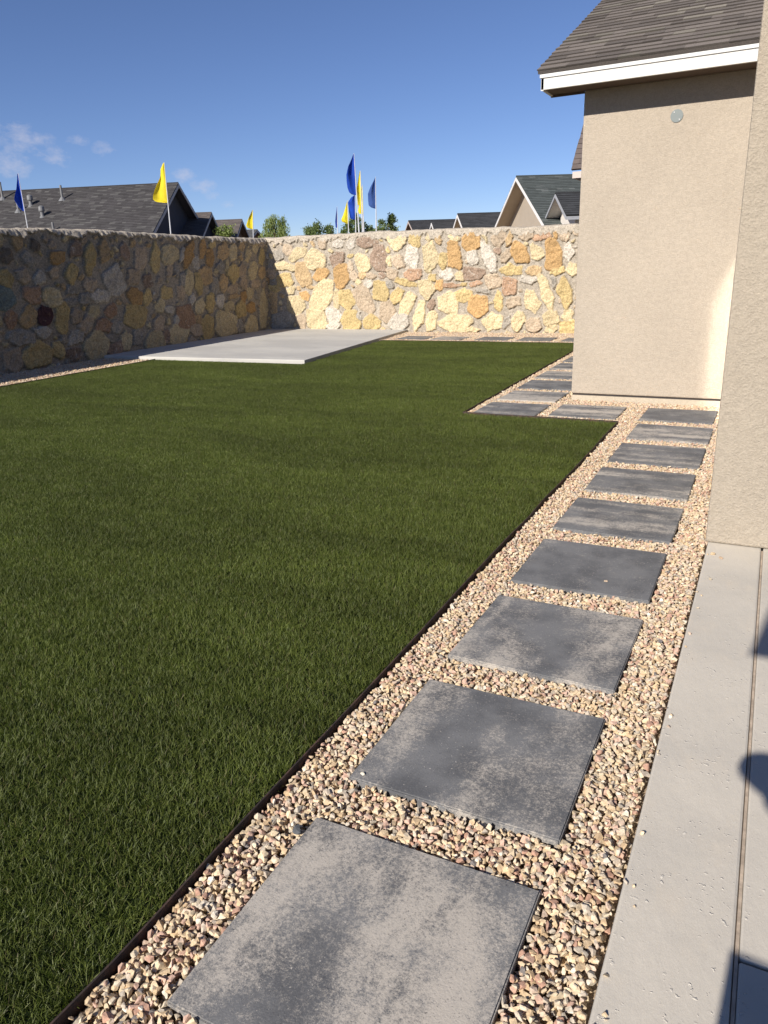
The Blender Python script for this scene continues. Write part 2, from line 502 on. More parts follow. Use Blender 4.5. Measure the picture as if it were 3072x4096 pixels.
# stones traced in metres on each wall plane: centre, half axis, half axis, kind
BACK_STONES="-7.323,1.888,0.193,-0.008,0.006,0.173,y;-6.895,1.879,0.122,-0.005,0.003,0.133,Y;-8.02,1.869,0.236,-0.01,0.005,0.098,r;-8.438,1.886,0.083,-0.016,0.029,0.107,w;-8.78,1.88,0.134,0.014,-0.011,0.075,w;-9.164,1.906,0.098,-0.018,0.029,0.099,p;-10.112,1.8,0.132,-0.005,0.01,0.115,p;-10.349,1.693,0.133,-0.005,0.009,0.095,g;-9.833,1.696,0.201,0.1,-0.067,0.088,y;-9.39,1.577,0.236,-0.042,0.057,0.192,y;-8.812,1.558,0.144,0.128,-0.1,0.075,r;-8.169,1.486,0.149,0.04,-0.069,0.181,y;-7.764,1.533,0.176,0.007,-0.015,0.247,r;-7.509,1.485,0.058,-0.006,0.016,0.117,y;-7.29,1.468,0.113,0.013,-0.025,0.146,p;-6.97,1.546,0.144,0.017,-0.034,0.192,w;-10.185,1.444,0.287,-0.041,0.022,0.083,y;-9.738,1.263,0.195,0.023,-0.031,0.229,o;-10.212,1.146,0.201,-0.004,0.013,0.139,Y;-9.249,1.241,0.164,0.103,-0.084,0.09,O;-8.712,1.176,0.174,-0.004,0.014,0.237,O;-8.477,1.395,0.073,-0.002,0.006,0.101,p;-8.404,1.169,0.085,-0.002,0.007,0.123,p;-8.184,1.194,0.097,-0.002,0.004,0.081,o;-7.98,1.179,0.105,-0.018,0.018,0.069,p;-7.719,1.173,0.082,-0.002,0.002,0.06,r;-7.449,1.206,0.151,-0.004,0.003,0.099,p;-6.956,1.204,0.17,-0.004,0.003,0.108,R;-7.143,1.03,0.245,-0.05,0.016,0.058,Y;-8.301,1.044,0.073,-0.001,0.003,0.061,y;-8.049,0.998,0.108,-0.002,0.004,0.081,w;-7.527,0.978,0.094,-0.002,0.003,0.08,g;-9.868,0.968,0.066,-0.001,0.004,0.053,o;-9.54,0.963,0.117,-0.002,0.003,0.037,o;-10.085,0.918,0.103,0.028,-0.026,0.071,y;-9.724,0.784,0.128,-0.02,0.025,0.084,O;-9.216,0.809,0.193,-0.098,0.233,0.299,y;-8.879,0.699,0.076,-0.001,0.013,0.211,y;-8.603,0.707,0.187,-0.002,0.011,0.199,Y;-8.172,0.692,0.19,0.041,-0.072,0.271,p;-7.744,0.85,0.176,0.024,-0.031,0.191,Y;-7.336,0.773,0.119,-0.04,0.069,0.151,Y;-9.979,0.592,0.211,0.043,-0.051,0.211,y;-7.121,0.579,0.129,-0.043,0.114,0.255,y;-7.582,0.439,0.163,-0.026,0.049,0.202,p;-9.864,0.209,0.145,0.032,-0.041,0.17,p;-9.438,0.242,0.222,0.032,-0.031,0.225,y;-8.978,0.339,0.179,-0,0.01,0.161,w;-9.007,0.102,0.154,0.001,0.006,0.086,w;-8.556,0.211,0.238,0,0.012,0.213,Y;-8.327,0.296,0.074,-0,0.006,0.116,g;-8.001,0.191,0.183,0.014,-0.01,0.178,Y;-7.307,0.192,0.17,-0.087,0.105,0.152,w;-10.609,0.959,0.206,-0.003,0.008,0.076,Y;-10.642,0.631,0.152,-0.001,0.021,0.21,o;-10.49,0.208,0.276,0,0.018,0.19,g;-10.632,1.285,0.136,-0.003,0.012,0.118,p;-6.562,1.541,0.164,-0.018,0.031,0.266,y;-6.279,1.436,0.087,-0.003,0.002,0.143,Y;-6.031,1.551,0.149,0.006,-0.025,0.264,O;-5.641,1.806,0.177,-0.008,-0,0.175,O;-6.018,1.897,0.125,-0.025,0.013,0.063,y;-6.361,1.884,0.071,0.019,-0.039,0.099,o;-6.577,1.903,0.066,-0.003,0.001,0.075,y;-5.619,1.49,0.123,-0.024,0.027,0.137,w;-5.247,1.468,0.124,0.037,-0.108,0.264,w;-5.353,1.886,0.043,0.012,-0.05,0.122,y;-5.049,1.827,0.129,-0.026,0.026,0.142,p;-4.84,1.826,0.058,-0.017,0.041,0.146,o;-4.498,1.882,0.117,-0.005,-0.003,0.098,p;-4.171,1.858,0.168,0.049,-0.025,0.059,R;-3.916,1.855,0.046,0.005,-0.016,0.07,O;-3.747,1.822,0.069,0.021,-0.046,0.108,p;-3.528,1.881,0.079,-0.03,0.025,0.072,p;-4.513,1.687,0.059,-0.002,-0.001,0.04,y;-4.285,1.535,0.108,0.033,-0.068,0.162,y;-3.96,1.523,0.152,-0.006,-0.01,0.276,O;-3.65,1.511,0.092,-0.019,0.021,0.146,w;-5.076,1.582,0.061,-0.002,-0.001,0.055,r;-4.904,1.493,0.076,-0.028,0.049,0.127,p;-4.616,1.529,0.135,0.068,-0.118,0.185,O;-4.768,1.214,0.219,-0.034,0.013,0.1,Y;-4.314,1.201,0.156,-0.004,-0.002,0.082,o;-3.861,1.171,0.127,0.029,-0.022,0.07,Y;-3.571,1.208,0.093,-0.003,-0.005,0.116,y;-6.513,1.125,0.099,-0.002,0.001,0.068,Y;-6.206,1.166,0.149,-0.027,0.022,0.104,w;-5.904,1.13,0.096,-0.002,0,0.096,y;-5.608,1.17,0.209,-0.022,0.011,0.113,r;-5.16,0.999,0.164,-0.003,-0.002,0.132,p;-4.842,0.9,0.142,-0.003,-0.003,0.159,R;-6.35,0.946,0.082,-0.028,0.039,0.091,O;-6.088,0.941,0.163,-0.003,0,0.058,R;-5.819,0.956,0.075,-0.001,0,0.038,Y;-5.565,0.96,0.125,0.014,-0.008,0.047,R;-4.436,1.021,0.158,-0.003,-0.002,0.064,w;-3.929,0.956,0.053,0.018,-0.04,0.095,g;-4.067,0.785,0.102,0.025,-0.096,0.303,y;-3.682,0.733,0.121,0.019,-0.065,0.288,Y;-5.365,0.804,0.155,-0.022,0.007,0.047,g;-6.651,0.883,0.168,-0.003,0.004,0.197,y;-5.809,0.724,0.161,0.051,-0.044,0.11,Y;-6.178,0.591,0.208,-0.002,0.002,0.207,y;-6.544,0.555,0.073,-0.024,0.04,0.093,r;-5.5,0.527,0.201,-0.001,-0.001,0.213,O;-5.062,0.619,0.093,-0.001,-0.003,0.181,Y;-4.745,0.588,0.131,0.01,-0.012,0.104,p;-4.355,0.603,0.133,0.033,-0.065,0.208,y;-6.832,0.315,0.101,-0.016,0.064,0.289,y;-6.572,0.204,0.124,-0.009,0.022,0.191,y;-5.995,0.185,0.328,0.001,0.001,0.169,y;-5.615,0.037,0.161,0.001,-0,0.05,y;-5.171,0.196,0.186,0.064,-0.063,0.155,y;-4.86,0.216,0.058,-0.02,0.05,0.136,g;-4.626,0.226,0.13,-0.056,0.082,0.173,y;-4.293,0.16,0.139,0,-0.004,0.142,p;-3.943,0.274,0.152,0.026,-0.028,0.129,y;-3.608,0.329,0.099,0.083,-0.071,0.078,y;-3.617,0.106,0.151,0.055,-0.051,0.123,Y;-3.925,0.067,0.117,0.001,-0.003,0.075,y"
LEFT_STONES="8.28,1.746,0.135,-0.001,0.024,0.106,b;8.222,1.414,0.113,0.013,0.001,0.125,Y;8.127,1.129,0.166,-0.009,0.036,0.16,t;8.859,1.891,0.095,0,0.018,0.082,b;8.692,1.674,0.078,0.038,-0.073,0.113,g;9.268,1.73,0.137,-0.001,0.023,0.106,O;9.663,1.864,0.096,-0,0.029,0.137,r;9.927,1.672,0.13,-0.002,0.049,0.237,Y;10.274,1.819,0.095,0.011,-0.008,0.178,o;10.763,1.786,0.111,0.02,-0.027,0.143,r;11.017,1.935,0.068,0,0.014,0.071,o;11.177,1.688,0.14,-0.002,0.038,0.2,p;8.524,1.445,0.108,0.027,-0.024,0.11,p;8.858,1.407,0.122,-0.004,0.021,0.097,w;9.125,1.484,0.099,0.024,-0.02,0.081,p;9.492,1.459,0.114,-0.003,0.033,0.16,Y;9.852,1.254,0.16,-0.006,0.023,0.112,p;10.442,1.325,0.228,0.021,-0.011,0.231,w;10.905,1.357,0.148,-0.005,0.023,0.119,p;11.275,1.263,0.119,-0.004,0.023,0.123,r;8.634,1.136,0.153,-0.008,0.027,0.125,R;9.034,1.101,0.171,-0.009,0.029,0.135,y;9.437,1.198,0.114,-0.005,0.018,0.088,g;9.404,0.992,0.123,-0.007,0.012,0.059,g;9.677,1.036,0.098,-0.005,0.018,0.089,g;10.066,1.046,0.207,-0.011,0.018,0.092,w;10.886,1.019,0.172,-0.009,0.029,0.153,O;11.199,0.986,0.107,-0.006,0.026,0.14,Y;8.169,0.812,0.112,-0.009,0.03,0.136,R;8.506,0.821,0.126,-0.051,0.095,0.139,o;8.822,0.826,0.134,0.018,-0.015,0.133,d;9.174,0.756,0.13,-0.01,0.046,0.219,Y;9.463,0.764,0.106,-0.008,0.023,0.111,p;9.853,0.812,0.152,-0.011,0.022,0.106,y;10.237,0.785,0.128,-0.009,0.023,0.117,R;9.647,0.597,0.114,-0.044,0.097,0.136,p;10.009,0.551,0.168,-0.003,0.009,0.109,R;10.345,0.506,0.119,-0.01,0.022,0.111,g;10.823,0.63,0.276,-0.021,0.038,0.195,Y;8.713,0.568,0.157,-0.014,0.018,0.085,w;8.302,0.514,0.215,-0.021,0.027,0.125,g;9.1,0.405,0.065,0.011,-0.015,0.065,g;9.366,0.393,0.144,-0.014,0.025,0.12,w;9.796,0.224,0.234,-0.025,0.044,0.216,y;8.952,0.241,0.129,0.004,-0.001,0.155,Y;8.527,0.202,0.213,-0.077,0.108,0.192,Y;9.275,0.143,0.143,-0.017,0.02,0.097,r;10.248,0.126,0.129,-0.075,0.129,0.12,r;10.496,0.247,0.133,-0.014,0.03,0.153,y;10.823,0.264,0.127,-0.013,0.027,0.14,g;8.076,0.171,0.161,-0.02,0.038,0.173,p;10.179,0.328,0.128,-0.013,0.013,0.063,g;11.544,1.675,0.122,-0.001,0.049,0.262,Y;11.985,1.754,0.206,-0.001,0.029,0.159,y;12.309,1.735,0.051,-0.006,0.065,0.143,w;12.512,1.734,0.132,-0.016,0.108,0.238,O;12.969,1.872,0.1,0,0.03,0.176,O;12.708,1.592,0.097,0.014,-0.032,0.128,w;13.283,1.926,0.104,0,0.014,0.081,Y;13.168,1.675,0.133,0.006,0.005,0.179,O;13.64,1.799,0.169,-0.001,0.024,0.147,o;13.982,1.779,0.128,-0.001,0.025,0.159,y;14.275,1.891,0.098,0,0.013,0.085,o;14.5,1.738,0.118,-0.001,0.022,0.144,y;14.777,1.872,0.104,0,0.018,0.116,y;15.054,1.97,0.106,0.001,0.015,0.098,p;15.013,1.695,0.106,-0.001,0.026,0.177,Y;14.96,1.339,0.124,-0.003,0.019,0.129,o;11.892,1.453,0.09,-0.002,0.02,0.109,p;12.109,1.43,0.079,-0.002,0.02,0.111,g;12.437,1.229,0.123,-0.004,0.04,0.227,y;12.25,1.253,0.067,-0.002,0.022,0.121,g;12.73,1.147,0.142,0.01,-0.021,0.195,Y;12.976,1.318,0.187,0.025,-0.045,0.176,o;13.478,1.47,0.107,-0.002,0.021,0.128,g;13.703,1.521,0.062,-0.001,0.018,0.111,y;13.894,1.329,0.176,-0.005,0.029,0.179,Y;14.227,1.377,0.132,-0.003,0.027,0.172,p;14.631,1.367,0.155,-0.004,0.027,0.176,y;13.203,1.091,0.119,-0.005,0.026,0.156,g;13.503,1.154,0.154,-0.006,0.029,0.176,o;13.81,1.009,0.175,-0.008,0.017,0.104,p;14.218,1.107,0.149,-0.006,0.017,0.106,p;14.676,1.09,0.191,-0.007,0.012,0.079,p;14.99,1.057,0.072,-0.003,0.013,0.09,p;11.741,1.05,0.178,-0.008,0.019,0.101,Y;12.167,1.013,0.107,-0.005,0.025,0.139,p;11.506,0.808,0.124,-0.008,0.022,0.118,y;12.471,0.873,0.083,-0.005,0.017,0.097,w;12.702,0.733,0.142,-0.009,0.025,0.144,y;13.018,0.787,0.118,-0.007,0.032,0.192,Y;13.353,0.805,0.133,-0.022,0.062,0.135,w;13.852,0.863,0.177,0.009,-0.008,0.057,o;14.209,0.835,0.1,-0.005,0.02,0.126,O;14.437,0.882,0.119,-0.006,0.018,0.118,y;14.692,0.85,0.07,-0.004,0.013,0.09,g;11.768,0.705,0.141,-0.01,0.014,0.077,w;12.207,0.55,0.258,0.01,-0.02,0.222,R;13.626,0.656,0.173,-0.011,0.02,0.123,y;14.035,0.571,0.164,-0.011,0.027,0.175,Y;14.443,0.584,0.171,-0.011,0.018,0.119,O;14.913,0.533,0.161,-0.011,0.054,0.365,y;11.702,0.484,0.051,-0.004,0.013,0.069,y;11.941,0.5,0.079,-0.006,0.014,0.078,w;11.419,0.472,0.148,-0.012,0.027,0.144,p;12.595,0.448,0.099,-0.008,0.014,0.081,o;12.846,0.298,0.19,-0.016,0.042,0.248,Y;12.463,0.258,0.182,-0.016,0.024,0.135,p;13.47,0.283,0.329,-0.01,0.005,0.259,y;13.96,0.202,0.131,-0.011,0.02,0.127,g;14.365,0.187,0.222,-0.019,0.027,0.18,y;11.967,0.195,0.265,-0.026,0.038,0.211,y;11.285,0.158,0.245,-0.025,0.033,0.178,y;11.598,0.196,0.114,-0.011,0.021,0.112,r;13.234,0.455,0.091,-0.007,0.022,0.131,y"

# ------------------------------------------------------------------ ground
g = MB(); g.face([(-900, -300, -.09), (900, -300, -.09), (900, 1500, -.09), (-900, 1500, -.09)])
tag(g.build('ground', SOIL), kind='structure')

XE = -1.15          # lawn edge along the path
YC = 6.95           # lawn edge across the corner
YF = 13.42          # lawn edge at the far gravel


def lawn_x(y):
    """left and right limits of the turf at y"""
    xl = -9.47
    if y <= YC: xr = XE
    else: xr = -2.66-(y-YC)*.026
    if y > PADY: xl = pad_right(y)
    return xl, xr


PADY = 9.93
def pad_right(y): return -6.5-(y-10.06)*.117


# turf backing
tb = MB()
tb.face([(-9.47, -6, -.022), (XE, -6, -.022), (XE, YC, -.022), (-2.66, YC, -.022), (lawn_x(10.0)[1], PADY+.1, -.022), (-9.47, PADY+.1, -.022)])
tb.face([(pad_right(PADY)-.05, PADY+.1, -.022), (lawn_x(PADY+.1)[1], PADY+.1, -.022), (lawn_x(YF)[1], YF, -.022), (pad_right(YF)-.05, YF, -.022)])
tag(tb.build('lawn_ground', TURFBASE), kind='structure')
# gravel beds
gb = MB()
gb.face([(XE, -6, -.038), (.2, -6, -.038), (.2, 8.2, -.038), (XE, 8.2, -.038)])
gb.face([(-2.9, YC, -.046), (XE, YC, -.046), (XE, 15.3, -.046), (-2.9, 15.3, -.046)])
gb.face([(-7.6, YF, -.047), (-2.9, YF, -.047), (-2.9, 15.3, -.047), (-7.6, 15.3, -.047)])
gb.face([(-10.8, -2, -.048), (-9.47, -2, -.048), (-9.47, 10.2, -.048), (-10.8, 10.2, -.048)])
tag(gb.build('gravel_bed', BED), kind='structure')

# steel edging strips
ed = empty('lawn_edging', (XE, YC, -.04))
tag(ed, 'thin rusty steel edging strip between the green turf and the gravel', 'edging')


def strip(pts, h0=-.04, h1=.016, t=.005):
    L = []
    for a, b in zip(pts[:-1], pts[1:]):
        a, b = Vector(a), Vector(b); n = max(1, int((b-a).length/.35))
        L += [a.lerp(b, i/n) for i in range(n)]
    L.append(Vector(pts[-1]))
    v = []
    rnd = random.Random(3)
    for i, p in enumerate(L):
        t2 = (L[min(i+1, len(L)-1)]-L[max(i-1, 0)]).normalized(); nn = Vector((-t2.y, t2.x))*t/2
        j = 0 if i in (0, len(L)-1) else rnd.uniform(-.006, .006)
        zz = rnd.uniform(-.003, .003)
        for s, z in ((1, h0), (-1, h0), (-1, h1+zz), (1, h1+zz)):
            v.append((p.x+nn.x*s+j*nn.x/t*2, p.y+nn.y*s+j*nn.y/t*2, z))
    m_ = MB(); m_.v = v
    for i in range(len(L)-1):
        for k in range(4):
            l = (k+1) % 4
            m_.f.append((4*i+k, 4*i+l, 4*i+4+l, 4*i+4+k)); m_.c.append(None)
    return m_


for pts in ([(XE, -6), (XE, YC)], [(XE, YC+.003), (-2.66, YC+.003)], [(-2.663, YC+.01), (lawn_x(YF)[1], YF)], [(lawn_x(YF)[1], YF+.003), (pad_right(YF)+.02, YF+.003)], [(-9.473, -2), (-9.473, PADY)]):
    strip(pts, h1=.006 if pts[0][0] == XE else .003).build('edging_strip', EDGING, ed)

# ------------------------------------------------------------------ pavers
PAVS = []


def paver(x0, y0, w, d, label, amt, dr, seed, tilt=0.0, z=0.0):
    t = .045
    bm = bmesh.new()
    bmesh.ops.create_cube(bm, size=1)
    bmesh.ops.scale(bm, vec=(w, d, t), verts=bm.verts)
    bmesh.ops.bevel(bm, geom=bm.edges[:], offset=.004, segments=2, affect='EDGES')
    me = bpy.data.meshes.new('stepping_stone'); bm.to_mesh(me); bm.free(); me.materials.append(PAVER)
    o = bpy.data.objects.new('stepping_stone', me); C.objects.link(o)
    o.location = (x0+w/2, y0+d/2, z-t/2); o.rotation_euler = (R(random.uniform(-.35, .35)), R(random.uniform(-.35, .35)), tilt+R(random.uniform(-.5, .5)))
    o.color = (amt, dr, seed, 1)
    tag(o, label, 'paver', 'square concrete stepping stones set in gravel')
    PAVS.append((x0+w/2, y0+d/2, w, d, tilt))


PX, PW, PD = -.975, .632, .607
near = [
    ('nearest stepping stone, cut off by the bottom of the photo, with wide pale bloom', .64, 1, .11, .0),
    ('second stepping stone from the bottom, mostly dark charcoal with faint bloom', .26, 1, .32, .004),
    ('third stepping stone from the bottom, grey with pale bloom along its far side', .62, 1, .53, -.004),
    ('fourth stepping stone from the bottom, plain dark charcoal with a pebble on it', .22, 1, .24, .006),
    ('fifth stepping stone from the bottom, pale streaks across its near half', .55, 0, .75, .0),
    ('sixth stepping stone from the bottom, dark with thin streaks across', .42, 0, .16, .005),
    ('seventh stepping stone from the bottom, pale only at its left end', .36, 0, .47, -.005),
    ('eighth stepping stone from the bottom, cloudy white mottling across it', .66, 0, .88, .004),
    ('dark streaked stepping stone at the inner corner, beside the near stucco column', .30, 0, .69, .0)]
for i, (lb, a, d, s, tl) in enumerate(near):
    dx = -.02 if i == 8 else 0
    paver(PX+dx, .81+.786*i, PW, PD, lb, a, d, s, tl)
paver(-1.83, 7.06, .635, .61, 'mottled stepping stone below the house corner, middle of the crosswise three', .66, 0, .3, .0)
paver(-2.575, 6.99, .635, .61, 'stepping stone at the left end of the crosswise three, by the lawn notch', .5, 0, .6, .0)
cl = ['pale stepping stone just left of the house corner, first of the side path', 'dark stepping stone, second of the side path beyond the house corner',
      'bluish stepping stone, third of the side path beyond the house corner', 'small looking stepping stone, fourth of the side path beyond the house corner',
      'barely visible stepping stone, fifth of the side path beyond the house corner', 'farthest stepping stone of the side path, at the house wall edge']
for i in range(6):
    paver(-2.575-.02*i, 7.76+.80*i, .64, .61, cl[i], (.9, .25, .6, .5, .4, .5)[i], 0, .1*i+.05, 0)
fl = ['leftmost stepping stone before the sunlit wall, touching the concrete pad', 'second stepping stone from the pad before the sunlit wall',
      'middle stepping stone of the five before the sunlit wall', 'fourth stepping stone from the pad before the sunlit wall',
      'rightmost stepping stone before the sunlit wall, cut by the house corner']
for i, x in enumerate((-6.68, -5.93, -5.02, -4.20, -3.37)):
    paver(x, 13.68, .64, .62, fl[i], (.3, .6, .3, .4, .45)[i], 0, .13*i, 0, -.004)

# ------------------------------------------------------------------ gravel chips
def make_protos(n=24):
    out = []
    rr = random.Random(5)
    for k in range(n):
        bm = bmesh.new()
        el, fl2 = rr.uniform(.9, 1.25), rr.uniform(.42, .72)
        for j in range(rr.choice((11, 13, 15))):
            v = Vector((rr.gauss(0, 1), rr.gauss(0, 1), rr.gauss(0, 1))).normalized()*rr.uniform(.85, 1.05)
            bm.verts.new((v.x*el, v.y*.8, max(-fl2*.8, min(fl2*.8, v.z*fl2*1.25))))
        r_ = bmesh.ops.convex_hull(bm, input=bm.verts)
        dele = [e for e in r_.get('geom_interior', []) if isinstance(e, bmesh.types.BMVert)]
        if dele: bmesh.ops.delete(bm, geom=dele, context='VERTS')
        bmesh.ops.triangulate(bm, faces=bm.faces)
        bm.verts.ensure_lookup_table(); bm.verts.index_update()
        out.append((np.array([v.co[:] for v in bm.verts]), np.array([[v.index for v in f.verts] for f in bm.faces])))
        bm.free()
    return out


PROTO = make_protos()
CHIPCOL = np.array([(.64, .51, .34), (.60, .46, .30), (.66, .55, .40), (.56, .41, .25), (.55, .37, .28), (.50, .42, .33), (.46, .28, .20), (.68, .60, .48), (.46, .40, .32), (.60, .46, .35), (.20, .18, .17)])
CHIPP = np.array([.17, .18, .14, .12, .11, .08, .07, .04, .07, .11, .004]); CHIPP = CHIPP/CHIPP.sum()


def scatter(rects, cell, zlo, zhi, smin, smax, seed, keep):
    r_ = np.random.default_rng(seed)
    P = []
    for (x0, y0, x1, y1) in rects:
        nx, ny = int((x1-x0)/cell), int((y1-y0)/cell)
        gx_, gy_ = np.meshgrid(np.arange(nx), np.arange(ny))
        p = np.stack([gx_.ravel()+.5, gy_.ravel()+.5], 1)+r_.uniform(-.42, .42, (nx*ny, 2))
        P.append(p*cell+[x0, y0])
    P = np.concatenate(P)
    P = P[keep(P)]
    n = len(P)
    s = r_.uniform(smin, smax, n)*np.where(r_.random(n) < .12, 1.35, 1)
    z = r_.uniform(zlo, zhi, n)
    return P, s, z


def out_of_pavers(P, m_=.004):
    k = np.ones(len(P), bool)
    for (cx_, cy_, w, d, t) in PAVS:
        dx, dy = P[:, 0]-cx_, P[:, 1]-cy_
        c_, s_ = math.cos(t), math.sin(t)
        u, v = dx*c_+dy*s_, -dx*s_+dy*c_
        k &= ~((abs(u) < w/2+m_) & (abs(v) < d/2+m_))
    return k


def chips(name, sets, seed, label):
    r_ = np.random.default_rng(seed)
    V, F, K = [], [], []; off = 0
    P = np.concatenate([a[0] for a in sets]); S_ = np.concatenate([a[1] for a in sets]); Z = np.concatenate([a[2] for a in sets])
    n = len(P)
    pid = r_.integers(0, len(PROTO), n)
    q = r_.normal(size=(n, 4)); q[:, 1:3] *= .30; q /= np.linalg.norm(q, axis=1)[:, None]
    w, x, y, z = q.T
    Rm = np.stack([1-2*(y*y+z*z), 2*(x*y-z*w), 2*(x*z+y*w), 2*(x*y+z*w), 1-2*(x*x+z*z), 2*(y*z-x*w), 2*(x*z-y*w), 2*(y*z+x*w), 1-2*(x*x+y*y)], 1).reshape(n, 3, 3)
    col = CHIPCOL[r_.choice(len(CHIPCOL), n, p=CHIPP)]*r_.uniform(.88, 1.1, (n, 1))
    for k, (pv, pf) in enumerate(PROTO):
        idx = np.nonzero(pid == k)[0]
        if not len(idx): continue
        vv = np.einsum('nij,vj->nvi', Rm[idx], pv)*S_[idx][:, None, None]
        vv[:, :, 0] += P[idx, 0][:, None]; vv[:, :, 1] += P[idx, 1][:, None]; vv[:, :, 2] += Z[idx][:, None]
        nv = len(pv)
        ff = pf[None]+(np.arange(len(idx))*nv)[:, None, None]+off
        V.append(vv.reshape(-1, 3)); F.append(ff.reshape(-1, 3)); K.append(np.repeat(col[idx], nv, axis=0))
        off += nv*len(idx)
    o = npmesh(name, np.concatenate(V), np.concatenate(F), CHIP, np.concatenate(K))
    return tag(o, label, 'gravel', kind='stuff')


def keep_path(P):
    return out_of_pavers(P) & (P[:, 0] > XE+.014)


def keep_corner(P):
    inlawn = P[:, 0] < -2.66-(P[:, 1]-YC)*.026+.014
    return out_of_pavers(P) & ~inlawn


sets = []
for (cell, zl, zh, a, b, sd) in ((.0165, -.033, -.027, .011, .015, 1), (.0162, -.020, -.013, .0085, .0155, 2), (.026, -.012, -.005, .006, .013, 8)):
    sets.append(scatter([(XE+.01, .45, -.172, YC)], cell, zl, zh, a, b, sd, keep_path))
    sets.append(scatter([(-2.9, YC+.014, -.1, 7.985)], cell, zl, zh, a, b, sd+10, keep_corner))
rs_ = np.random.default_rng(77); ns_ = 22
sets.append((np.stack([-.165+np.abs(rs_.normal(size=ns_))*.012, rs_.uniform(.9, 3.9, ns_)], 1), rs_.uniform(.005, .010, ns_), np.full(ns_, .0075)))
chips('gravel', sets, 21, 'cream and tan crushed rock around the stepping stones beside the lawn')
sets = []
for (cell, zl, zh, a, b, sd) in ((.021, -.030, -.020, .010, .018, 3), (.028, -.018, -.008, .009, .016, 4)):
    sets.append(scatter([(-2.95, 7.985, -1.84, YF)], cell, zl, zh, a, b, sd, keep_corner))
    sets.append(scatter([(-7.3, YF+.01, -1.84, 15.22)], cell, zl, zh, a, b, sd+5, lambda P: out_of_pavers(P) & (P[:, 0] > pad_right(P[:, 1])+.01)))
chips('gravel', sets, 22, 'pale crushed rock in the strip at the foot of the sunlit stone wall')
sets = []
for (cell, zl, zh, a, b, sd) in ((.021, -.030, -.020, .010, .018, 6), (.028, -.018, -.004, .009, .016, 7)):
    sets.append(scatter([(-10.72, 5.2, -9.48, PADY)], cell, zl, zh, a, b, sd, lambda P: P[:, 0] < -9.49))
chips('gravel', sets, 23, 'narrow band of crushed rock between the turf and the shaded stone wall')


def pebble(x, y, z, s, col, label, kind=0):
    pv, pf = PROTO[kind]
    pv = pv*s; pv = pv-[0, 0, pv[:, 2].min()]
    o = npmesh('pebble', pv, pf, CHIP, np.tile(col, (len(pv), 1)))
    o.location = (x, y, z)
    tag(o, label, 'pebble', 'loose pebbles off the gravel bed')


def gpt(px, py):
    k = 3072/1659
    d = CF + CR*((px*k-1536)/FPX) - CU*((py*k-2048)/FPX)
    return EYEV + d*(-EYE/d.z)


for px, py, s, col, lb, kd in ((645, 1790, .021, (.09, .095, .10), 'dark grey stone on the gravel at the left edge of the nearest stepping stone', 5),
                              (1309, 1257, .010, (.55, .42, .3), 'small tan pebble lying on the plain dark stepping stone', 1),
                              (783, 1674, .008, (.66, .6, .48), 'cream pebble at the near left corner of a charcoal stepping stone', 2),
                              (1539, 1200, .013, (.56, .42, .26), 'golden pebble on the concrete just below the stucco column, left of its pair', 3),
                              (1556, 1209, .013, (.5, .36, .24), 'brown pebble on the concrete just below the stucco column, right of its pair', 4),
                              (1534, 1254, .011, (.45, .38, .28), 'lone flat pebble on the narrow concrete strip', 5)):
    p = gpt(px, py); pebble(p.x, p.y, -.012 if px < 700 else .001 if px < 1400 else .0045, s, col, lb, kd)
tw = MB()
a_, b_ = gpt(1407, 1542), gpt(1440, 1535)
tw.tube([(a_.x, a_.y, .008), ((a_.x+b_.x)/2, (a_.y+b_.y)/2+.004, .016), (b_.x, b_.y, .012)], [.002, .003, .0015], 6)
tag(tw.build('twig', BARK), 'small dark twig lying where the gravel meets the concrete strip', 'twig')

# ------------------------------------------------------------------ turf blades (geometry nodes, one object)
TS = .5
pts = []
def fill(x0f, x1f, y0, y1):
    n = max(1, round((y1-y0)/TS)); st = (y1-y0)/n
    for j in range(n):
        y = y0+(j+.5)*st
        xl, xr = x0f(y), x1f(y)
        k = max(1, math.ceil((xr-xl)/TS - .15)); sx = (xr-xl-TS)/max(1, k-1)
        for i in range(k): pts.append((xl+TS/2+i*sx, y, -.022))
fill(lambda y: -9.46, lambda y: XE-.006, 0.0, YC-.01)
fill(lambda y: -9.46, lambda y: lawn_x(y)[1]-.01, YC-.01, PADY-.02)
fill(lambda y: pad_right(y)+.05, lambda y: lawn_x(y)[1]-.01, PADY-.02, YF-.01)
me = bpy.data.meshes.new('grass'); me.from_pydata(pts, [], [])
grass = bpy.data.objects.new('grass', me); C.objects.link(grass); me.materials.append(BLADE)
tag(grass, 'dense dark green artificial turf filling the yard', 'turf', kind='stuff')
ng = bpy.data.node_groups.new('turf', 'GeometryNodeTree')
ng.interface.new_socket('Geometry', in_out='INPUT', socket_type='NodeSocketGeometry')
ng.interface.new_socket('Geometry', in_out='OUTPUT', socket_type='NodeSocketGeometry')
N = ng.nodes.new; Lk = ng.links.new
gi, go = N('NodeGroupInput'), N('NodeGroupOutput')


def gm(op, a, b=None):
    n = N('ShaderNodeMath'); n.operation = op
    for i, v in enumerate((a, b)):
        if v is None: continue
        if isinstance(v, (int, float)): n.inputs[i].default_value = v
        else: Lk(v, n.inputs[i])
    return n.outputs[0]


def rnd(lo, hi, seed, vec=False):
    n = N('FunctionNodeRandomValue')
    if vec:
        n.data_type = 'FLOAT_VECTOR'; n.inputs[0].default_value = lo; n.inputs[1].default_value = hi
        n.inputs['Seed'].default_value = seed
        return n.outputs[0]
    n.data_type = 'FLOAT'; n.inputs[2].default_value = lo; n.inputs[3].default_value = hi; n.inputs['Seed'].default_value = seed
    return n.outputs[1]


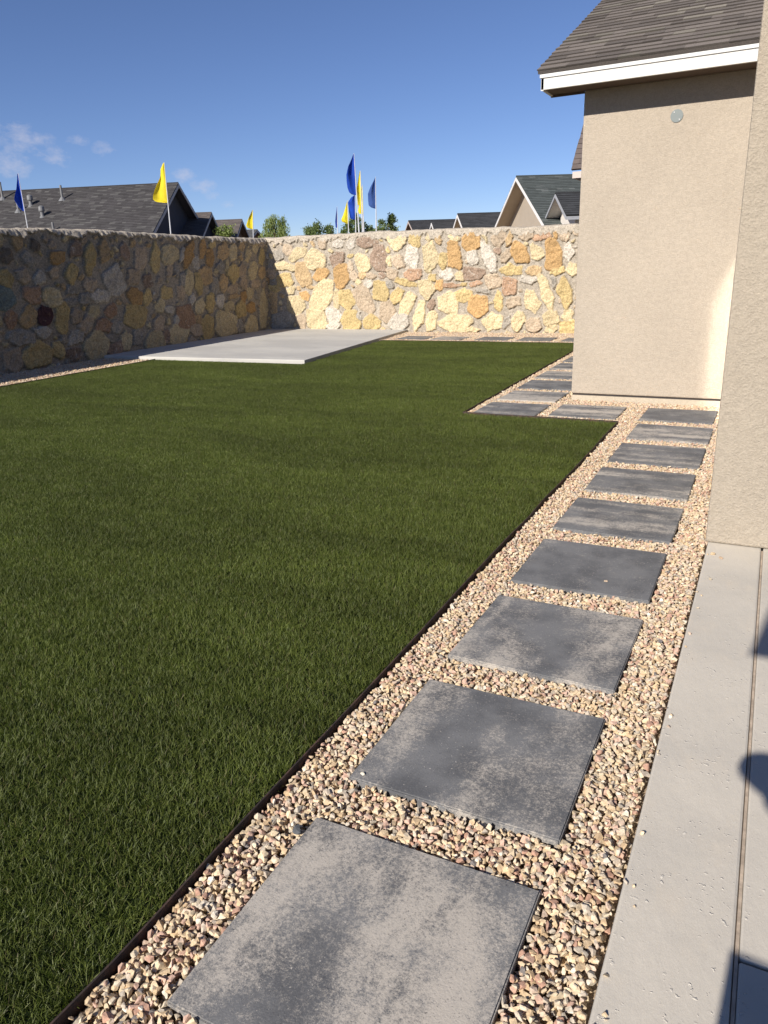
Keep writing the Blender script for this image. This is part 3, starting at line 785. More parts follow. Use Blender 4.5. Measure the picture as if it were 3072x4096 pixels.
blade = N('GeometryNodeMeshGrid')
blade.inputs['Size X'].default_value = 1; blade.inputs['Size Y'].default_value = 1
blade.inputs['Vertices X'].default_value = 2; blade.inputs['Vertices Y'].default_value = 4
ps = N('GeometryNodeInputPosition'); sx_ = N('ShaderNodeSeparateXYZ'); Lk(ps.outputs[0], sx_.inputs[0])
t_ = gm('ADD', sx_.outputs[1], .5)
wx = gm('MULTIPLY', gm('MULTIPLY', sx_.outputs[0], .0019), gm('SUBTRACT', 1.0, gm('MULTIPLY', gm('POWER', t_, 2), .75)))
by = gm('MULTIPLY', gm('POWER', t_, 2), .014)
cx_ = N('ShaderNodeCombineXYZ'); Lk(wx, cx_.inputs[0]); Lk(by, cx_.inputs[1]); Lk(gm('MULTIPLY', t_, .028), cx_.inputs[2])
sp_ = N('GeometryNodeSetPosition'); Lk(blade.outputs['Mesh'], sp_.inputs['Geometry']); Lk(cx_.outputs[0], sp_.inputs['Position'])


def tile(seed, dens):
    g_ = N('GeometryNodeMeshGrid'); g_.inputs['Size X'].default_value = TS-.01; g_.inputs['Size Y'].default_value = TS-.01
    g_.inputs['Vertices X'].default_value = 2; g_.inputs['Vertices Y'].default_value = 2
    d_ = N('GeometryNodeDistributePointsOnFaces'); d_.inputs['Density'].default_value = dens; d_.inputs['Seed'].default_value = seed
    Lk(g_.outputs['Mesh'], d_.inputs['Mesh'])
    i_ = N('GeometryNodeInstanceOnPoints'); Lk(d_.outputs['Points'], i_.inputs['Points']); Lk(sp_.outputs[0], i_.inputs['Instance'])
    ro = rnd((-.6, -.6, 0), (.6, .6, 6.283), seed+1, True)
    Lk(ro, i_.inputs['Rotation'])
    sc_ = N('ShaderNodeCombineXYZ')
    Lk(rnd(.8, 1.25, seed+2), sc_.inputs[0]); Lk(rnd(.2, 1.6, seed+4), sc_.inputs[1]); Lk(rnd(.55, 1.05, seed+3), sc_.inputs[2])
    Lk(sc_.outputs[0], i_.inputs['Scale'])
    r_ = N('GeometryNodeRealizeInstances'); Lk(i_.outputs[0], r_.inputs[0])
    return r_.outputs[0]


mp = N('GeometryNodeMeshToPoints'); Lk(gi.outputs[0], mp.inputs['Mesh'])
g2i = N('GeometryNodeGeometryToInstance')
Lk(tile(11, 42000), g2i.inputs[0]); Lk(tile(51, 42000), g2i.inputs[0]); Lk(tile(91, 42000), g2i.inputs[0])
io = N('GeometryNodeInstanceOnPoints'); Lk(mp.outputs[0], io.inputs['Points']); Lk(g2i.outputs[0], io.inputs['Instance'])
io.inputs['Pick Instance'].default_value = True
ri_ = N('FunctionNodeRandomValue'); ri_.data_type = 'INT'; ri_.inputs[4].default_value = 0; ri_.inputs[5].default_value = 3; ri_.inputs['Seed'].default_value = 9
cz = N('ShaderNodeCombineXYZ'); Lk(gm('MULTIPLY', ri_.outputs[2], math.pi/2), cz.inputs[2]); Lk(cz.outputs[0], io.inputs['Rotation'])
sm_ = N('GeometryNodeSetMaterial'); sm_.inputs['Material'].default_value = BLADE
Lk(io.outputs[0], sm_.inputs[0]); Lk(sm_.outputs[0], go.inputs[0])
gmod = grass.modifiers.new('turf', 'NODES'); gmod.node_group = ng

# ------------------------------------------------------------------ concrete
pd = MB()
pd.prism([(-10.9, 9.9), (-6.5, 10.06), (-7.16, 15.55), (-10.9, 15.55)], -.05, .038)
tag(pd.build('concrete_pad', PADCON, bevel=.012), 'raised pale concrete pad in the corner of the two stone walls', 'concrete pad')
cs = MB(); cs.prism([(-.170, -3), (.0815, -3), (.0815, 4.35), (-.170, 4.35)], -.06, .004)
tag(cs.build('path', CONCRETE, bevel=.008), kind='structure')
cs = MB(); cs.prism([(.0902, 1.412), (2.6, 1.412), (2.6, 6), (.0902, 6)], -.06, .004); cs.prism([(.0902, -3), (2.6, -3), (2.6, 1.405), (.0902, 1.405)], -.06, .004)
tag(cs.build('patio', CONCRETE, bevel=.006), kind='structure')
JM = simple('wood_joint', (.46, .37, .28), .9, .1, .2, 20, .5)
jt = MB(); jt.box((.0822, -3, -.06), (.0895, 3.98, .0020))
tag(jt.build('expansion_joint', JM), 'thin tan wood strip set in the joint between the two concrete slabs', 'joint')

# ------------------------------------------------------------------ stone walls
def vnoise(u, v, scale, seed):
    """smooth value noise on arrays, about -1..1"""
    r_ = np.random.default_rng(seed); L = r_.uniform(-1, 1, (64, 64))
    x, y = u*scale, v*scale
    xi, yi = np.floor(x).astype(int), np.floor(y).astype(int); fx, fy = x-xi, y-yi
    fx, fy = fx*fx*(3-2*fx), fy*fy*(3-2*fy)
    a = L[yi % 64, xi % 64]; b = L[yi % 64, (xi+1) % 64]; c = L[(yi+1) % 64, xi % 64]; d = L[(yi+1) % 64, (xi+1) % 64]
    return (a*(1-fx)+b*fx)*(1-fy)+(c*(1-fx)+d*fx)*fy


PAL = dict(y=(.66, .54, .33), Y=(.59, .45, .22), o=(.57, .41, .23), O=(.55, .35, .16), p=(.53, .42, .30), r=(.36, .26, .19), R=(.48, .31, .20),
           g=(.40, .36, .30), w=(.60, .54, .45), b=(.22, .18, .14), t=(.23, .27, .25), d=(.12, .06, .065))
MORTAR = np.array((.43, .375, .30))


def stone_wall(name, label, stones, u0, u1, topf, place, res, seed, thick=.32, capk=.55, rimh=.085, shade_tone=1.0):
    r_ = np.random.default_rng(seed)
    nu = int((u1-u0)/res); nv = int(2.15/res)
    ug = np.linspace(u0, u1, nu); tg = np.linspace(0, 1, nv)
    top = topf(ug)+vnoise(ug, ug*0, 2.2, seed+1)*.012+vnoise(ug, ug*0, 9, seed+2)*.006
    U = np.repeat(ug[None], nv, 0); V = tg[:, None]*top[None]-.06
    wu = U+vnoise(U, V, 6, seed+3)*.020+vnoise(U, V, 19, seed+4)*.014+vnoise(U, V, 41, seed+24)*.006
    wv = V+vnoise(U, V, 6, seed+5)*.020+vnoise(U, V, 19, seed+6)*.014+vnoise(U, V, 41, seed+25)*.006
    D = np.full(U.shape, 9.0); I = np.full(U.shape, -1); 
    ST = []

    def add(cx, cy, ax, ay, bx, by, c, cuts=None):
        k = len(ST)
        A = np.array([[ax, bx], [ay, by]]); Ai = np.linalg.inv(A)
        rad = math.hypot(ax, ay), math.hypot(bx, by)
        e = min(rad)
        m0 = (np.abs(U-cx) < abs(ax)+abs(bx)+.25) & (np.abs(V-cy) < abs(ay)+abs(by)+.25)
        du, dv = wu[m0]-cx, wv[m0]-cy
        p, q = Ai[0, 0]*du+Ai[0, 1]*dv, Ai[1, 0]*du+Ai[1, 1]*dv
        ex = r_.uniform(2.4, 5)
        d = (np.abs(p)**ex+np.abs(q)**ex)**(1/ex)
        th = r_.uniform(0, 2*math.pi)
        for _ in range(r_.integers(4, 7)):
            d = np.maximum(d, (p*math.cos(th)+q*math.sin(th))/r_.uniform(.74, 1.0)); th += r_.uniform(.75, 1.7)
        d = (d-1)*e
        better = d < D[m0]
        Dm, Im = D[m0], I[m0]
        Dm[better] = d[better]; Im[better] = k
        D[m0] = Dm; I[m0] = Im
        ST.append((c, cx, cy, e, r_.uniform(0, math.pi), r_.uniform(-.35, .35), r_.uniform(-.35, .35), r_.uniform(.7, 1.25)))

    for s in stones.split(';'):
        q = s.split(','); f = [float(x) for x in q[:6]]
        add(f[0], f[1], *[x*1.26 for x in f[2:]], q[6])
    keys = list('yyyYYooppgwy')
    # more stones, large to small, wherever mortar is still wide
    for e, tries in ((.16, 400), (.12, 700), (.085, 1200), (.06, 2000), (.04, 2500)):
        for _ in range(tries):
            i, j = r_.integers(0, nv), r_.integers(0, nu)
            cx, cy = U[i, j], V[i, j]
            if cy > topf(cx)-.14-e*.8 or D[i, j] < e+.016: continue
            th = r_.uniform(0, math.pi); a_, b_ = e*r_.uniform(1.0, 1.5), e*r_.uniform(.75, 1.0)
            add(cx, cy, a_*math.cos(th), a_*math.sin(th), -b_*math.sin(th), b_*math.cos(th), keys[r_.integers(0, len(keys))])
    T = top[None]-.06-V              # distance below the top
    st = np.clip(-D/.020, 0, 1); prof = np.sqrt(np.clip(1-(1-st)**2, 0, 1))
    cols = np.zeros(U.shape+(3,)); H = np.zeros(U.shape)
    arr = np.array([PAL[s[0]] for s in ST]); par = np.array([s[1:] for s in ST])
    ins = I >= 0; Ic = np.where(ins, I, 0)
    q = par[Ic]
    tilt = ((U-q[..., 0])*q[..., 4]*.25+(V-q[..., 1])*q[..., 5]*.25)/np.maximum(q[..., 2], .05)*.06
    H = (.038*q[..., 6]+np.clip(tilt, -.016, .016)+vnoise(U, V, 14, seed+26)*.010+vnoise(U, V, 26, seed+7)*.008+vnoise(U, V, 47, seed+8)*.005)*prof
    smear = vnoise(U, V, 12, seed+9)*.011
    mask = np.clip((-D+.002+smear*.6)/.010, 0, 1)
    # random pale or dark bands inside stones
    band = np.clip((np.sin((U*np.cos(q[..., 3])+V*np.sin(q[..., 3]))*18+q[..., 0]*9)+vnoise(U, V, 9, seed+10)*.9)*.5, -1, 1)
    scol = arr[Ic]*(1+.10*band[..., None])*(1+.10*np.sin(q[..., 0:1]*37.0+q[..., 1:2]*91.0))
    light = np.clip(vnoise(U, V, 30, seed+12)+vnoise(U, V, 70, seed+13)*.7-.55, 0, 1)[..., None]
    isg = np.isin(Ic, [i for i, s in enumerate(ST) if s[0] in 'rwgR'])[..., None]
    scol = scol*(1-light*isg*.8)+np.array((.72, .66, .56))*light*isg*.8
    mort = MORTAR*(1+.08*vnoise(U, V, 3, seed+14)+.10*vnoise(U, V, 25, seed+15))[..., None]
    # cap: mortar laid over the top with a ragged lower rim
    rim = rimh+.05*vnoise(U, U*0, 8, seed+16)+.035*vnoise(U, U*0, 24, seed+17)
    cap = np.clip((rim-T)/.015, 0, 1)
    mask = mask*(1-cap)
    H = H*(1-cap)+cap*(.020+capk*T+vnoise(U, V*.3, 26, seed+18)*(.006+.015*capk))
    H += (1-mask)*(vnoise(U, V, 14, seed+19)*.005+vnoise(U, V, 40, seed+20)*.003)
    cols = scol*mask[..., None]+mort*(1-mask[..., None])
    capm = (MORTAR*1.16)*(1+.08*vnoise(U, V, 12, seed+21))[..., None]
    cols = cols*(1-cap[..., None])+capm*cap[..., None]
    cols = cols*np.where(cap[..., None] > .5, 1.0, shade_tone)  # stones and mortar below the cap darkened: shade put into the colour
    # round the shoulder
    rr_ = .03; k = np.clip(1-T/rr_, 0, 1); H -= rr_*(1-np.sqrt(np.clip(1-k*k, 0, 1)))
    rows = [place(U, V, H)]; crow = [cols]
    tz = top-.06
    for dd, dz in ((-.09, .012), (-.17, .014), (-thick+.05, .004), (-thick, -.05), (-thick, -2.3)):
        hh = np.full(nu, dd)+vnoise(ug, ug*0+dd*7, 7, seed+22)*.012
        zz = tz+dz+vnoise(ug, ug*0+dd*5, 9, seed+23)*.008
        rows.append(place(ug[None], zz[None], hh[None])); crow.append(np.tile(MORTAR*1.16, (1, nu, 1)))
    G = np.concatenate(rows, 0); K = np.concatenate(crow, 0)
    nr = G.shape[0]
    idx = np.arange(nr*nu).reshape(nr, nu)
    F = np.stack([idx[:-1, :-1], idx[:-1, 1:], idx[1:, 1:], idx[1:, :-1]], -1).reshape(-1, 4)
    o = npmesh(name, G.reshape(-1, 3), F, RUBBLE, K.reshape(-1, 3), smooth=True)
    return tag(o, label, 'stone wall')


def lin(pts):
    xs, zs = [p[0] for p in pts], [p[1] for p in pts]
    return lambda u: np.interp(u, xs, zs)+.06


stone_wall('stone_wall', 'sunlit rubble stone wall of yellow and orange stones across the back of the yard', BACK_STONES, -11.0, .6,
           lin([(-11, 2.08), (-9.8, 2.09), (-7.6, 2.08), (-5.8, 2.04), (-3.5, 2.0), (1, 1.95)]),
           lambda u, v, h: np.stack([u+0*v, 15.25-h+0*u, v], -1), .0115, 100, capk=.12, rimh=.125)
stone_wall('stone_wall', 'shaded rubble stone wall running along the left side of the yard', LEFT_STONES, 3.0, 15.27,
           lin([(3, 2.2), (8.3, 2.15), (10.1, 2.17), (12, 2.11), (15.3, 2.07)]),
           lambda u, v, h: np.stack([-10.7+h+0*u, u+0*v, v], -1), .0125, 200, shade_tone=.72)

# ------------------------------------------------------------------ shingled roofs
def shingle_roof(mb, eave0, udir, slope_dir, width, length, base, seed, expo=.14, tab=(.16, .36), t=.010, alt=None, altp=.12, sk0=0.0, sk1=0.0, kv=(.85, 1.14)):
    """courses of tabs from the eave up; udir along the eave, slope_dir up the roof (unit vectors)"""
    rr = random.Random(seed)
    e0, ud, sd = Vector(eave0), Vector(udir).normalized(), Vector(slope_dir).normalized()
    nr = ud.cross(sd).normalized()
    if nr.z < 0: nr = -nr
    n = int(math.ceil(length/expo))
    for c in range(n):
        a, b = c*expo, min((c+1)*expo, length)
        x = sk0*a - rr.uniform(0, .012); end = width-sk1*a
        first = True
        while x < end:
            w = rr.uniform(*tab)
            if first: w *= rr.uniform(.4, 1)
            first = False
            x1 = min(x+w, end+rr.uniform(-.004, .008))
            k = rr.uniform(*kv); bc = alt if (alt and rr.random() < altp) else base
            col = tuple(q*k for q in bc)
            tt = t*rr.uniform(.8, 1.5)
            p0, p1 = e0+ud*x+sd*(a-rr.uniform(0, .004)), e0+ud*x1+sd*(a-rr.uniform(0, .004))
            p2, p3 = e0+ud*x1+sd*b, e0+ud*x+sd*b
            q0, q1 = p0+nr*tt, p1+nr*tt
            mb.face([q0, q1, p2+nr*.001, p3+nr*.001], col)
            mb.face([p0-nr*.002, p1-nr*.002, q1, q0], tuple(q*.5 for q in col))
            mb.face([p0, q0, p3+nr*.001, p3], col); mb.face([q1, p1, p2, p2+nr*.001], col)
            x = x1
    # deck below
    a, b = e0, e0+ud*width
    mb.slab([a-nr*.003, b-nr*.003, b+sd*length-nr*.003-ud*sk1*length, a+sd*length-nr*.003+ud*sk0*length], -nr*.03, tuple(q*.7 for q in base))


# ------------------------------------------------------------------ the house: wing, near column, porch roof behind the photographer
house = empty('house', (-1.83, 8.0, 0))
tag(house, 'beige stucco house with brown shingle roof and white fascia filling the right side', 'house')
WX, WY = -1.83, 8.0
w = MB(); w.box((WX, WY, .058), (3.0, 14.1, 2.93))
w.build('wall', STUCCO, house, bevel=.012)
w = MB(); w.box((WX+.012, WY+.018, .040), (3.0, 14.08, .0575))
w.build('weep_screed', DARK_METAL, house)
w = MB(); w.box((WX+.004, WY+.004, -.08), (3.0, 14.09, .0395))
w.build('foundation', STUCCO_PALE, house)
# roof of the wing
FX, FY, ZB, ZT = -2.16, 7.67, 2.915, 3.068
SL = .45
ridge_y = 11.05; run = ridge_y-FY+.03
sd = Vector((0, 1, SL)).normalized(); slen = run*math.sqrt(1+SL*SL)
rf = MB()
BR = (.150, .130, .115)
shingle_roof(rf, (FX-.025, FY-.03, ZT+.006), (1, 0, 0), sd, 5.3, slen, BR, 5, kv=(.74, 1.24), t=.011, alt=(.20, .18, .15), altp=.25)
sd2 = Vector((0, -1, SL)).normalized()
shingle_roof(rf, (FX-.025, 2*ridge_y-FY+.03, ZT+.006), (1, 0, 0), sd2, 5.3, slen, BR, 6, expo=.28, t=.011)
rf.build('roof', SHINGLE, house)
f_ = MB(); f_.box((FX, FY, ZB), (3.0, FY+.025, ZB+.096)); f_.box((FX, FY+.0255, ZB), (FX+.025, WY+.02, ZB+.096))
f_.build('fascia', FASCIA, house, bevel=.003)
f_ = MB(); f_.box((FX-.010, FY-.012, ZB+.0965), (3.0, FY+.02, ZT)); f_.box((FX-.010, FY+.0205, ZB+.0965), (FX+.02, WY+.02, ZT))
f_.build('drip_trim', FASCIA_TRIM, house, bevel=.004)
f_ = MB(); f_.box((FX+.026, FY+.026, ZB+.008), (3.0, WY-.002, ZB+.02)); f_.box((FX+.002, WY+.021, ZB-.01), (WX-.004, WY+.030, ZT+.02))
f_.build('soffit', STUCCO_BROWN, house)
# gable wall under the roof on the left side, rake boards
gw = MB()
gw.slab([(WX+.004, WY+.03, 2.931), (WX+.004, 14.08, 2.931), (WX+.004, ridge_y, 2.93+(ridge_y-FY)*SL+.02), (WX+.004, WY+.03, ZT+.1)], (.12, 0, 0))
gw.build('gable_wall', STUCCO, house)
rk = MB()
for s, y0 in ((1, FY), (-1, 2*ridge_y-FY)):
    rk.slab([(FX, y0, ZT-.16), (FX, ridge_y, ZT-.16+(ridge_y-FY)*SL), (FX, ridge_y, ZT-.028+(ridge_y-FY)*SL), (FX, y0, ZT-.028)], (.025, 0, 0))
rk.build('rake_board', FASCIA, house)
# round cover plate on the wall
cc = at(1462, 250, WY-.006)
d_ = MB()
pts_ = [(cc.x+.0545*math.cos(2*math.pi*k/24), cc.z+.0545*math.sin(2*math.pi*k/24)) for k in range(24)]
d_.slab([(x, WY-.006, z) for x, z in pts_], (0, .004, 0))
dk = d_.build('cover_plate', simple('grey_plate', (.19, .215, .21), .5, .4, .03), house)
d_ = MB()
for a in (R(128), R(-52)):
    x, z = cc.x+.04*math.cos(a), cc.z+.04*math.sin(a)
    d_ = MB(); d_.tube([(x, WY-.006, z), (x, WY-.009, z)], .0045, 8)
    d_.build('screw', TRIM_FAR, dk)
# near column
cl_ = MB(); cl_.box((-.183, 4.0, .0065), (.62, 4.25, 3.0))
cl_.build('column', STUCCO_COARSE, house, bevel=.012)
# side wall of the main block behind the column, with a tall unseen window that reflects sun onto the wing
mw = MB()
XS = .0
mw.box((XS, 4.252, .0), (XS+.2, 5.55, 3.0)); mw.box((XS, 7.2, .0), (XS+.2, 7.998, 3.0)); mw.box((XS, 5.552, 2.52), (XS+.2, 7.198, 3.0))
mw.build('side_wall', STUCCO, house)
M = Mat('mirror_pane', .095, .5)
M.color((.86, .86, .84)); M.b.inputs['Metallic'].default_value = 1.0  # metal mirror in place of glass, to strengthen the sun patch on the wing
MIRROR_PANE = M.m
wi = MB()
for b in (((XS+.01, 5.556, .02), (XS+.06, 5.60, 2.515)), ((XS+.01, 7.15, .02), (XS+.06, 7.194, 2.515)), ((XS+.01, 5.603, 2.47), (XS+.06, 7.147, 2.515)), ((XS+.01, 5.603, .02), (XS+.06, 7.147, .06))): wi.box(*b)
wf = wi.build('window', TRIM_PINK, house)
wi = MB(); wi.box((XS+.03, 5.603, .062), (XS+.04, 7.147, 2.468)); wi.build('pane', MIRROR_PANE, wf)
# main roof over the porch, seen only by its shadow
pr_ = MB()
sd3 = Vector((0, 1, .95)).normalized()
shingle_roof(pr_, (-.855, -1.04, 2.47), (1, 0, 0), sd3, 4.0, 4.1, BR, 9, expo=.28)
pr_.build('roof', SHINGLE, house)
pf = MB(); pf.box((-.85, -1.03, 2.41), (3.1, -1.005, 2.455)); pf.build('fascia', FASCIA, house)

# ------------------------------------------------------------------ houses beyond the walls
def gable_house(name, label, apex, th, m_, half, length, wallm, roofcol, trimm, z0=-.09, over=.35, trimw=.13, alt=None, altp=.12, expo=.14, tab=(.15, .42), seed=1, group=None):
    """apex: front end of the ridge (at the roof overhang); th: heading of the ridge away from the gable"""
    A = Vector(apex)
    d = Vector((math.cos(R(th)), math.sin(R(th)), 0)); n = Vector((-d.y, d.x, 0))
    root = empty(name, (A.x+d.x*length/2, A.y+d.y*length/2, z0)); tag(root, label, 'house', group)
    zr = A.z-.06
    B = MB()
    hb = half-over
    a0 = A+d*over; a1 = A+d*(length-over)
    def P(base, s, z): return (base.x+n.x*s, base.y+n.y*s, z)
    ze = zr-m_*hb
    prof = [(-hb, z0), (hb, z0), (hb, ze), (0, zr), (-hb, ze)]
    i = len(B.v)
    B.v += [P(a0, s, z) for s, z in prof]+[P(a1, s, z) for s, z in prof]
    B.f += [(0, 1, 2, 3, 4), (9, 8, 7, 6, 5)]+[(k, k+5, (k+1) % 5+5, (k+1) % 5) for k in range(5)]; B.c += [None]*7
    B.build('wall', wallm, root)
    rm = MB()
    L = half*math.sqrt(1+m_*m_)
    for s in (1, -1):
        e0 = Vector((A.x, A.y, A.z))+n*s*half-Vector((0, 0, m_*half))
        shingle_roof(rm, e0, d, (-n*s+Vector((0, 0, m_))), length, L, roofcol, seed+s, expo=expo, tab=tab, alt=alt, altp=altp, t=.012)
    rm.tube([A+d*.0+Vector((0, 0, .0)), A+d*length], .035, 6, tuple(q*.8 for q in roofcol))
    rm.build('roof', SHINGLE, root)
    tr = MB()
    for s in (1, -1):
        e0 = A+n*s*half-Vector((0, 0, m_*half))
        dn = Vector((0, 0, -trimw))
        for base, dd in ((A-d*.02, d*.03), (A+d*(length-.01), d*.03)):
            eb = base+n*s*half-Vector((0, 0, m_*half))
            tr.slab([base-Vector((0, 0, .035)), base-Vector((0, 0, .035))+dn, eb-Vector((0, 0, .035))+dn, eb-Vector((0, 0, .035))], dd)
        tr.slab([e0-Vector((0, 0, .04))+d*.012, e0-Vector((0, 0, .04))+dn+d*.012, e0+dn-Vector((0, 0, .04))+d*(length-.012), e0-Vector((0, 0, .04))+d*(length-.012)], -n*s*.03)
    tr.build('trim', trimm, root)
    # soffits under the overhang
    sf = MB()
    for s in (1, -1):
        dn = Vector((0, 0, -.07)); k = n*s
        p0, p1 = A+d*.02+dn-Vector((0, 0, .0)), A+d*.02+k*half-Vector((0, 0, m_*half))+dn
        sf.slab([p0, p1, p1+d*(over), p0+d*(over)], (0, 0, -.02))
    sf.build('soffit', wallm, root)
    return root


LH = gable_house('neighbor_house', 'long charcoal shingle roof with a dark gable end behind the left stone wall', (-25.76, 30.0, 5.35), -159, .6, 6.2, 22,
                 STUCCO_DARK, (.066, .062, .062), TRIM_GREY, alt=(.098, .094, .09), altp=.2, expo=.15, seed=11, over=.45, trimw=.16)


def on_roof(px, py, A, th, m_, s):
    """where the sight line meets the roof plane"""
    k = 3072/1659
    d = Vector((math.cos(R(th)), math.sin(R(th)), 0)); n = Vector((-d.y, d.x, 0))*s
    nr = (n*m_+Vector((0, 0, 1))).normalized()
    v = CF + CR*((px*k-1536)/FPX) - CU*((py*k-2048)/FPX)
    t = (Vector(A)-EYEV).dot(nr)/v.dot(nr)
    return EYEV+v*t


AL = (-25.76, 30.0, 5.35)
for px, py, hgt, lb in ((6, 430, .75, 'thin vent pipe at the far left end of the charcoal roof'), (135, 431, .62, 'thin vent pipe standing alone in the middle of the charcoal roof'),
                        (40, 457, .45, 'short vent pipe partly behind the blue flag on the charcoal roof'), (116, 499, .36, 'vent pipe whose top just shows above the stone wall')):
    p = on_roof(px, py, AL, -159, .6, 1)
    e_ = empty('vent_pipe', p); tag(e_, lb, 'vent', 'vents on the charcoal roof')
    q = MB(); q.tube([p, p+Vector((0, 0, hgt))], .05, 10); q.build('pipe', VENT_METAL, e_)
    q = MB(); q.tube([p-Vector((0, 0, .08)), p+Vector((0, 0, .10))], [.20, .07], 10); q.build('flashing', VENT_METAL, e_)
for px, py, lb in ((67, 443, 'hooded roof vent nearer the ridge of the charcoal roof'), (92, 467, 'hooded roof vent lowest on the charcoal roof')):
    p = on_roof(px, py, AL, -159, .6, 1)
    e_ = empty('roof_vent', p); tag(e_, lb, 'vent', 'hooded vents on the charcoal roof')
    q = MB(); q.tube([p-Vector((0, 0, .1)), p+Vector((0, 0, .02)), p+Vector((0, 0, .22))], [.18, .085, .08], 12); q.build('flashing', VENT_METAL, e_)
    q = MB(); q.tube([p+Vector((0, 0, .20)), p+Vector((0, 0, .26)), p+Vector((.0, 0, .40)), p+Vector((0, 0, .45))], [.125, .135, .125, .05], 12); q.build('hood', VENT_METAL, e_)
# right hand houses
gable_house('neighbor_house', 'beige gabled house with white rake boards and a large grey green roof at right', tuple(at(1115, 381, 30)), 33, .52, 6.5, 16,
            STUCCO_FAR, (.085, .096, .092), TRIM_FAR, seed=21, over=.55, trimw=.12, alt=(.12, .13, .125))
gable_house('neighbor_house', 'smaller dark roof with a grey trimmed white gable in front of the beige gabled house', tuple(at(1200, 417, 26.5)), 31, .60, 1.25, 9,
            STUCCO_WHITE, (.05, .052, .055), TRIM_GREY, seed=25, over=.45, trimw=.10)
gable_house('neighbor_house', 'low dark roof with a small gable overhang left of the beige gable', tuple(at(988, 462, 38)), 34, .6, 4.5, 14,
            STUCCO_FAR, (.055, .055, .058), TRIM_FAR, seed=31, over=.4)
gable_house('neighbor_house', 'lowest dark roof with a tiny white trimmed gable, farthest left of the right hand roofs', tuple(at(882, 477, 44)), 36, .45, 4.0, 14,
            STUCCO_BROWN, (.052, .052, .055), TRIM_PINK, seed=35, over=.3, trimw=.08)
gable_house('neighbor_house', 'tiny white trimmed gable front peeking over the wall below the lowest dark roof', tuple(at(932, 480, 42)), 36, .7, 1.6, 4,
            STUCCO_FAR, (.055, .055, .058), TRIM_FAR, seed=37, over=.3)
gable_house('neighbor_house', 'brown shingle roof peak directly right of the dark gable', tuple(at(457, 459, 33)), -153, .45, 5, 7,
            STUCCO_DARK, (.135, .115, .105), TRIM_GREY, seed=41, over=.4)
gable_house('neighbor_house', 'lower brown shingle roof ending before the small yellow flag', tuple(at(523, 474, 36)), -156, .55, 4.0, 9,
            STUCCO_BROWN, (.14, .12, .11), TRIM_GREY, seed=43, over=.35)
gable_house('neighbor_house', 'sliver of grey roof between the small yellow flag and the brown roof', tuple(at(556, 496, 48)), -170, .5, 4.0, 10,
            STUCCO_BROWN, (.10, .10, .10), TRIM_GREY, seed=45, over=.35)
# roof corner showing past the house wall, beyond the back wall
nh = empty('neighbor_house', (-2.5, 18, -.09))
tag(nh, 'steep brown shingle roof corner with beige fascia showing just past the house wall', 'house')
e1 = at(1237, 366, 17.0)
q = MB(); q.box((e1.x+.25, 17.3, -.09), (2.0, 21.5, e1.z-.14)); q.build('wall', STUCCO_FAR, nh)
q = MB(); sdn = Vector((0, 1, 1.15)).normalized()
shingle_roof(q, (e1.x-.02, 16.98, e1.z), (1, 0, 0), sdn, 5.5, 3.4, (.13, .105, .095), 51, expo=.14, sk0=.02)
shingle_roof(q, (e1.x-.02, 21.5, e1.z), (1, 0, 0), Vector((0, -1, 1.15)).normalized(), 5.5, 3.4, (.13, .105, .095), 52, expo=.3, sk0=.02)
q.build('roof', SHINGLE, nh)
q = MB(); q.box((e1.x, 17.0, e1.z-.17), (2.2, 17.03, e1.z-.045)); q.box((e1.x, 17.031, e1.z-.17), (e1.x+.03, 21.4, e1.z-.05)); q.build('fascia', TRIM_PINK, nh)
q = MB(); q.box((e1.x+.031, 17.031, e1.z-.15), (2.1, 17.3, e1.z-.14)); q.build('soffit', STUCCO_BROWN, nh)

# ------------------------------------------------------------------ feather flags
def flag(label, base, top, bottom_py, Y, prof, mat, grp='feather flags beyond the stone walls', side=-1, rip=1.0, seed=0):
    """base / top: picture positions of pole foot and tip; prof: (fraction down, width in picture units)"""
    b, t = at(*base, Y), at(*top, Y)
    d = (b-t).normalized()
    k = (at(base[0]+10, base[1], Y)-at(base[0], base[1], Y)).length/10
    foot = t+d*((t.z+.09)/(-d.z)) if d.z < 0 else b
    root = empty('feather_flag', foot); tag(root, label, 'flag', grp)
    q = MB(); Lp = (foot-t).length
    q.tube([foot, foot.lerp(t, .5), t+Vector((0, 0, .02))], [.032*Y/22, .024*Y/22, .008], 8); q.build('pole', POLE, root)
    fl_len = (at(top[0]+(base[0]-top[0])*(bottom_py-top[1])/(base[1]-top[1]), bottom_py, Y)-t).length
    nr_, ns = 40, 10
    fr = [p[0] for p in prof]; wd = [p[1] for p in prof]
    rr = random.Random(seed)
    p1, p2, p3 = rr.uniform(0, 6), rr.uniform(0, 6), rr.uniform(0, 6)
    V = []; 
    ax = Vector((CR.x, CR.y, 0)).normalized()*side; ay = Vector((0, 0, 1)).cross(ax)
    for i in range(nr_+1):
        f = i/nr_; ww = np.interp(f, fr, wd)*k
        for j in range(ns+1):
            s = j/ns
            sag = s*s*ww*.35 if f > .5 else 0
            dep = rip*.10*(math.sin(s*5.5+p1+f*2.5)*s+.6*math.sin(f*9+p2+s*3)*s)*min(1, ww/.25)
            droop = .0
            p = t+d*(f*fl_len)+ax*(ww*s)+ay*dep
            if f > .93: p.z -= 0
            V.append(p[:])
    n1 = len(V)
    V2 = [(Vector(v)+ay*.004)[:] for v in V]
    F = []
    W_ = ns+1
    for i in range(nr_):
        for j in range(ns):
            a = i*W_+j
            F.append((a, a+1, a+W_+1, a+W_)); F.append((n1+a, n1+a+W_, n1+a+W_+1, n1+a+1))
    o = npmesh('cloth', V+V2, F, mat, parent=root, smooth=True)


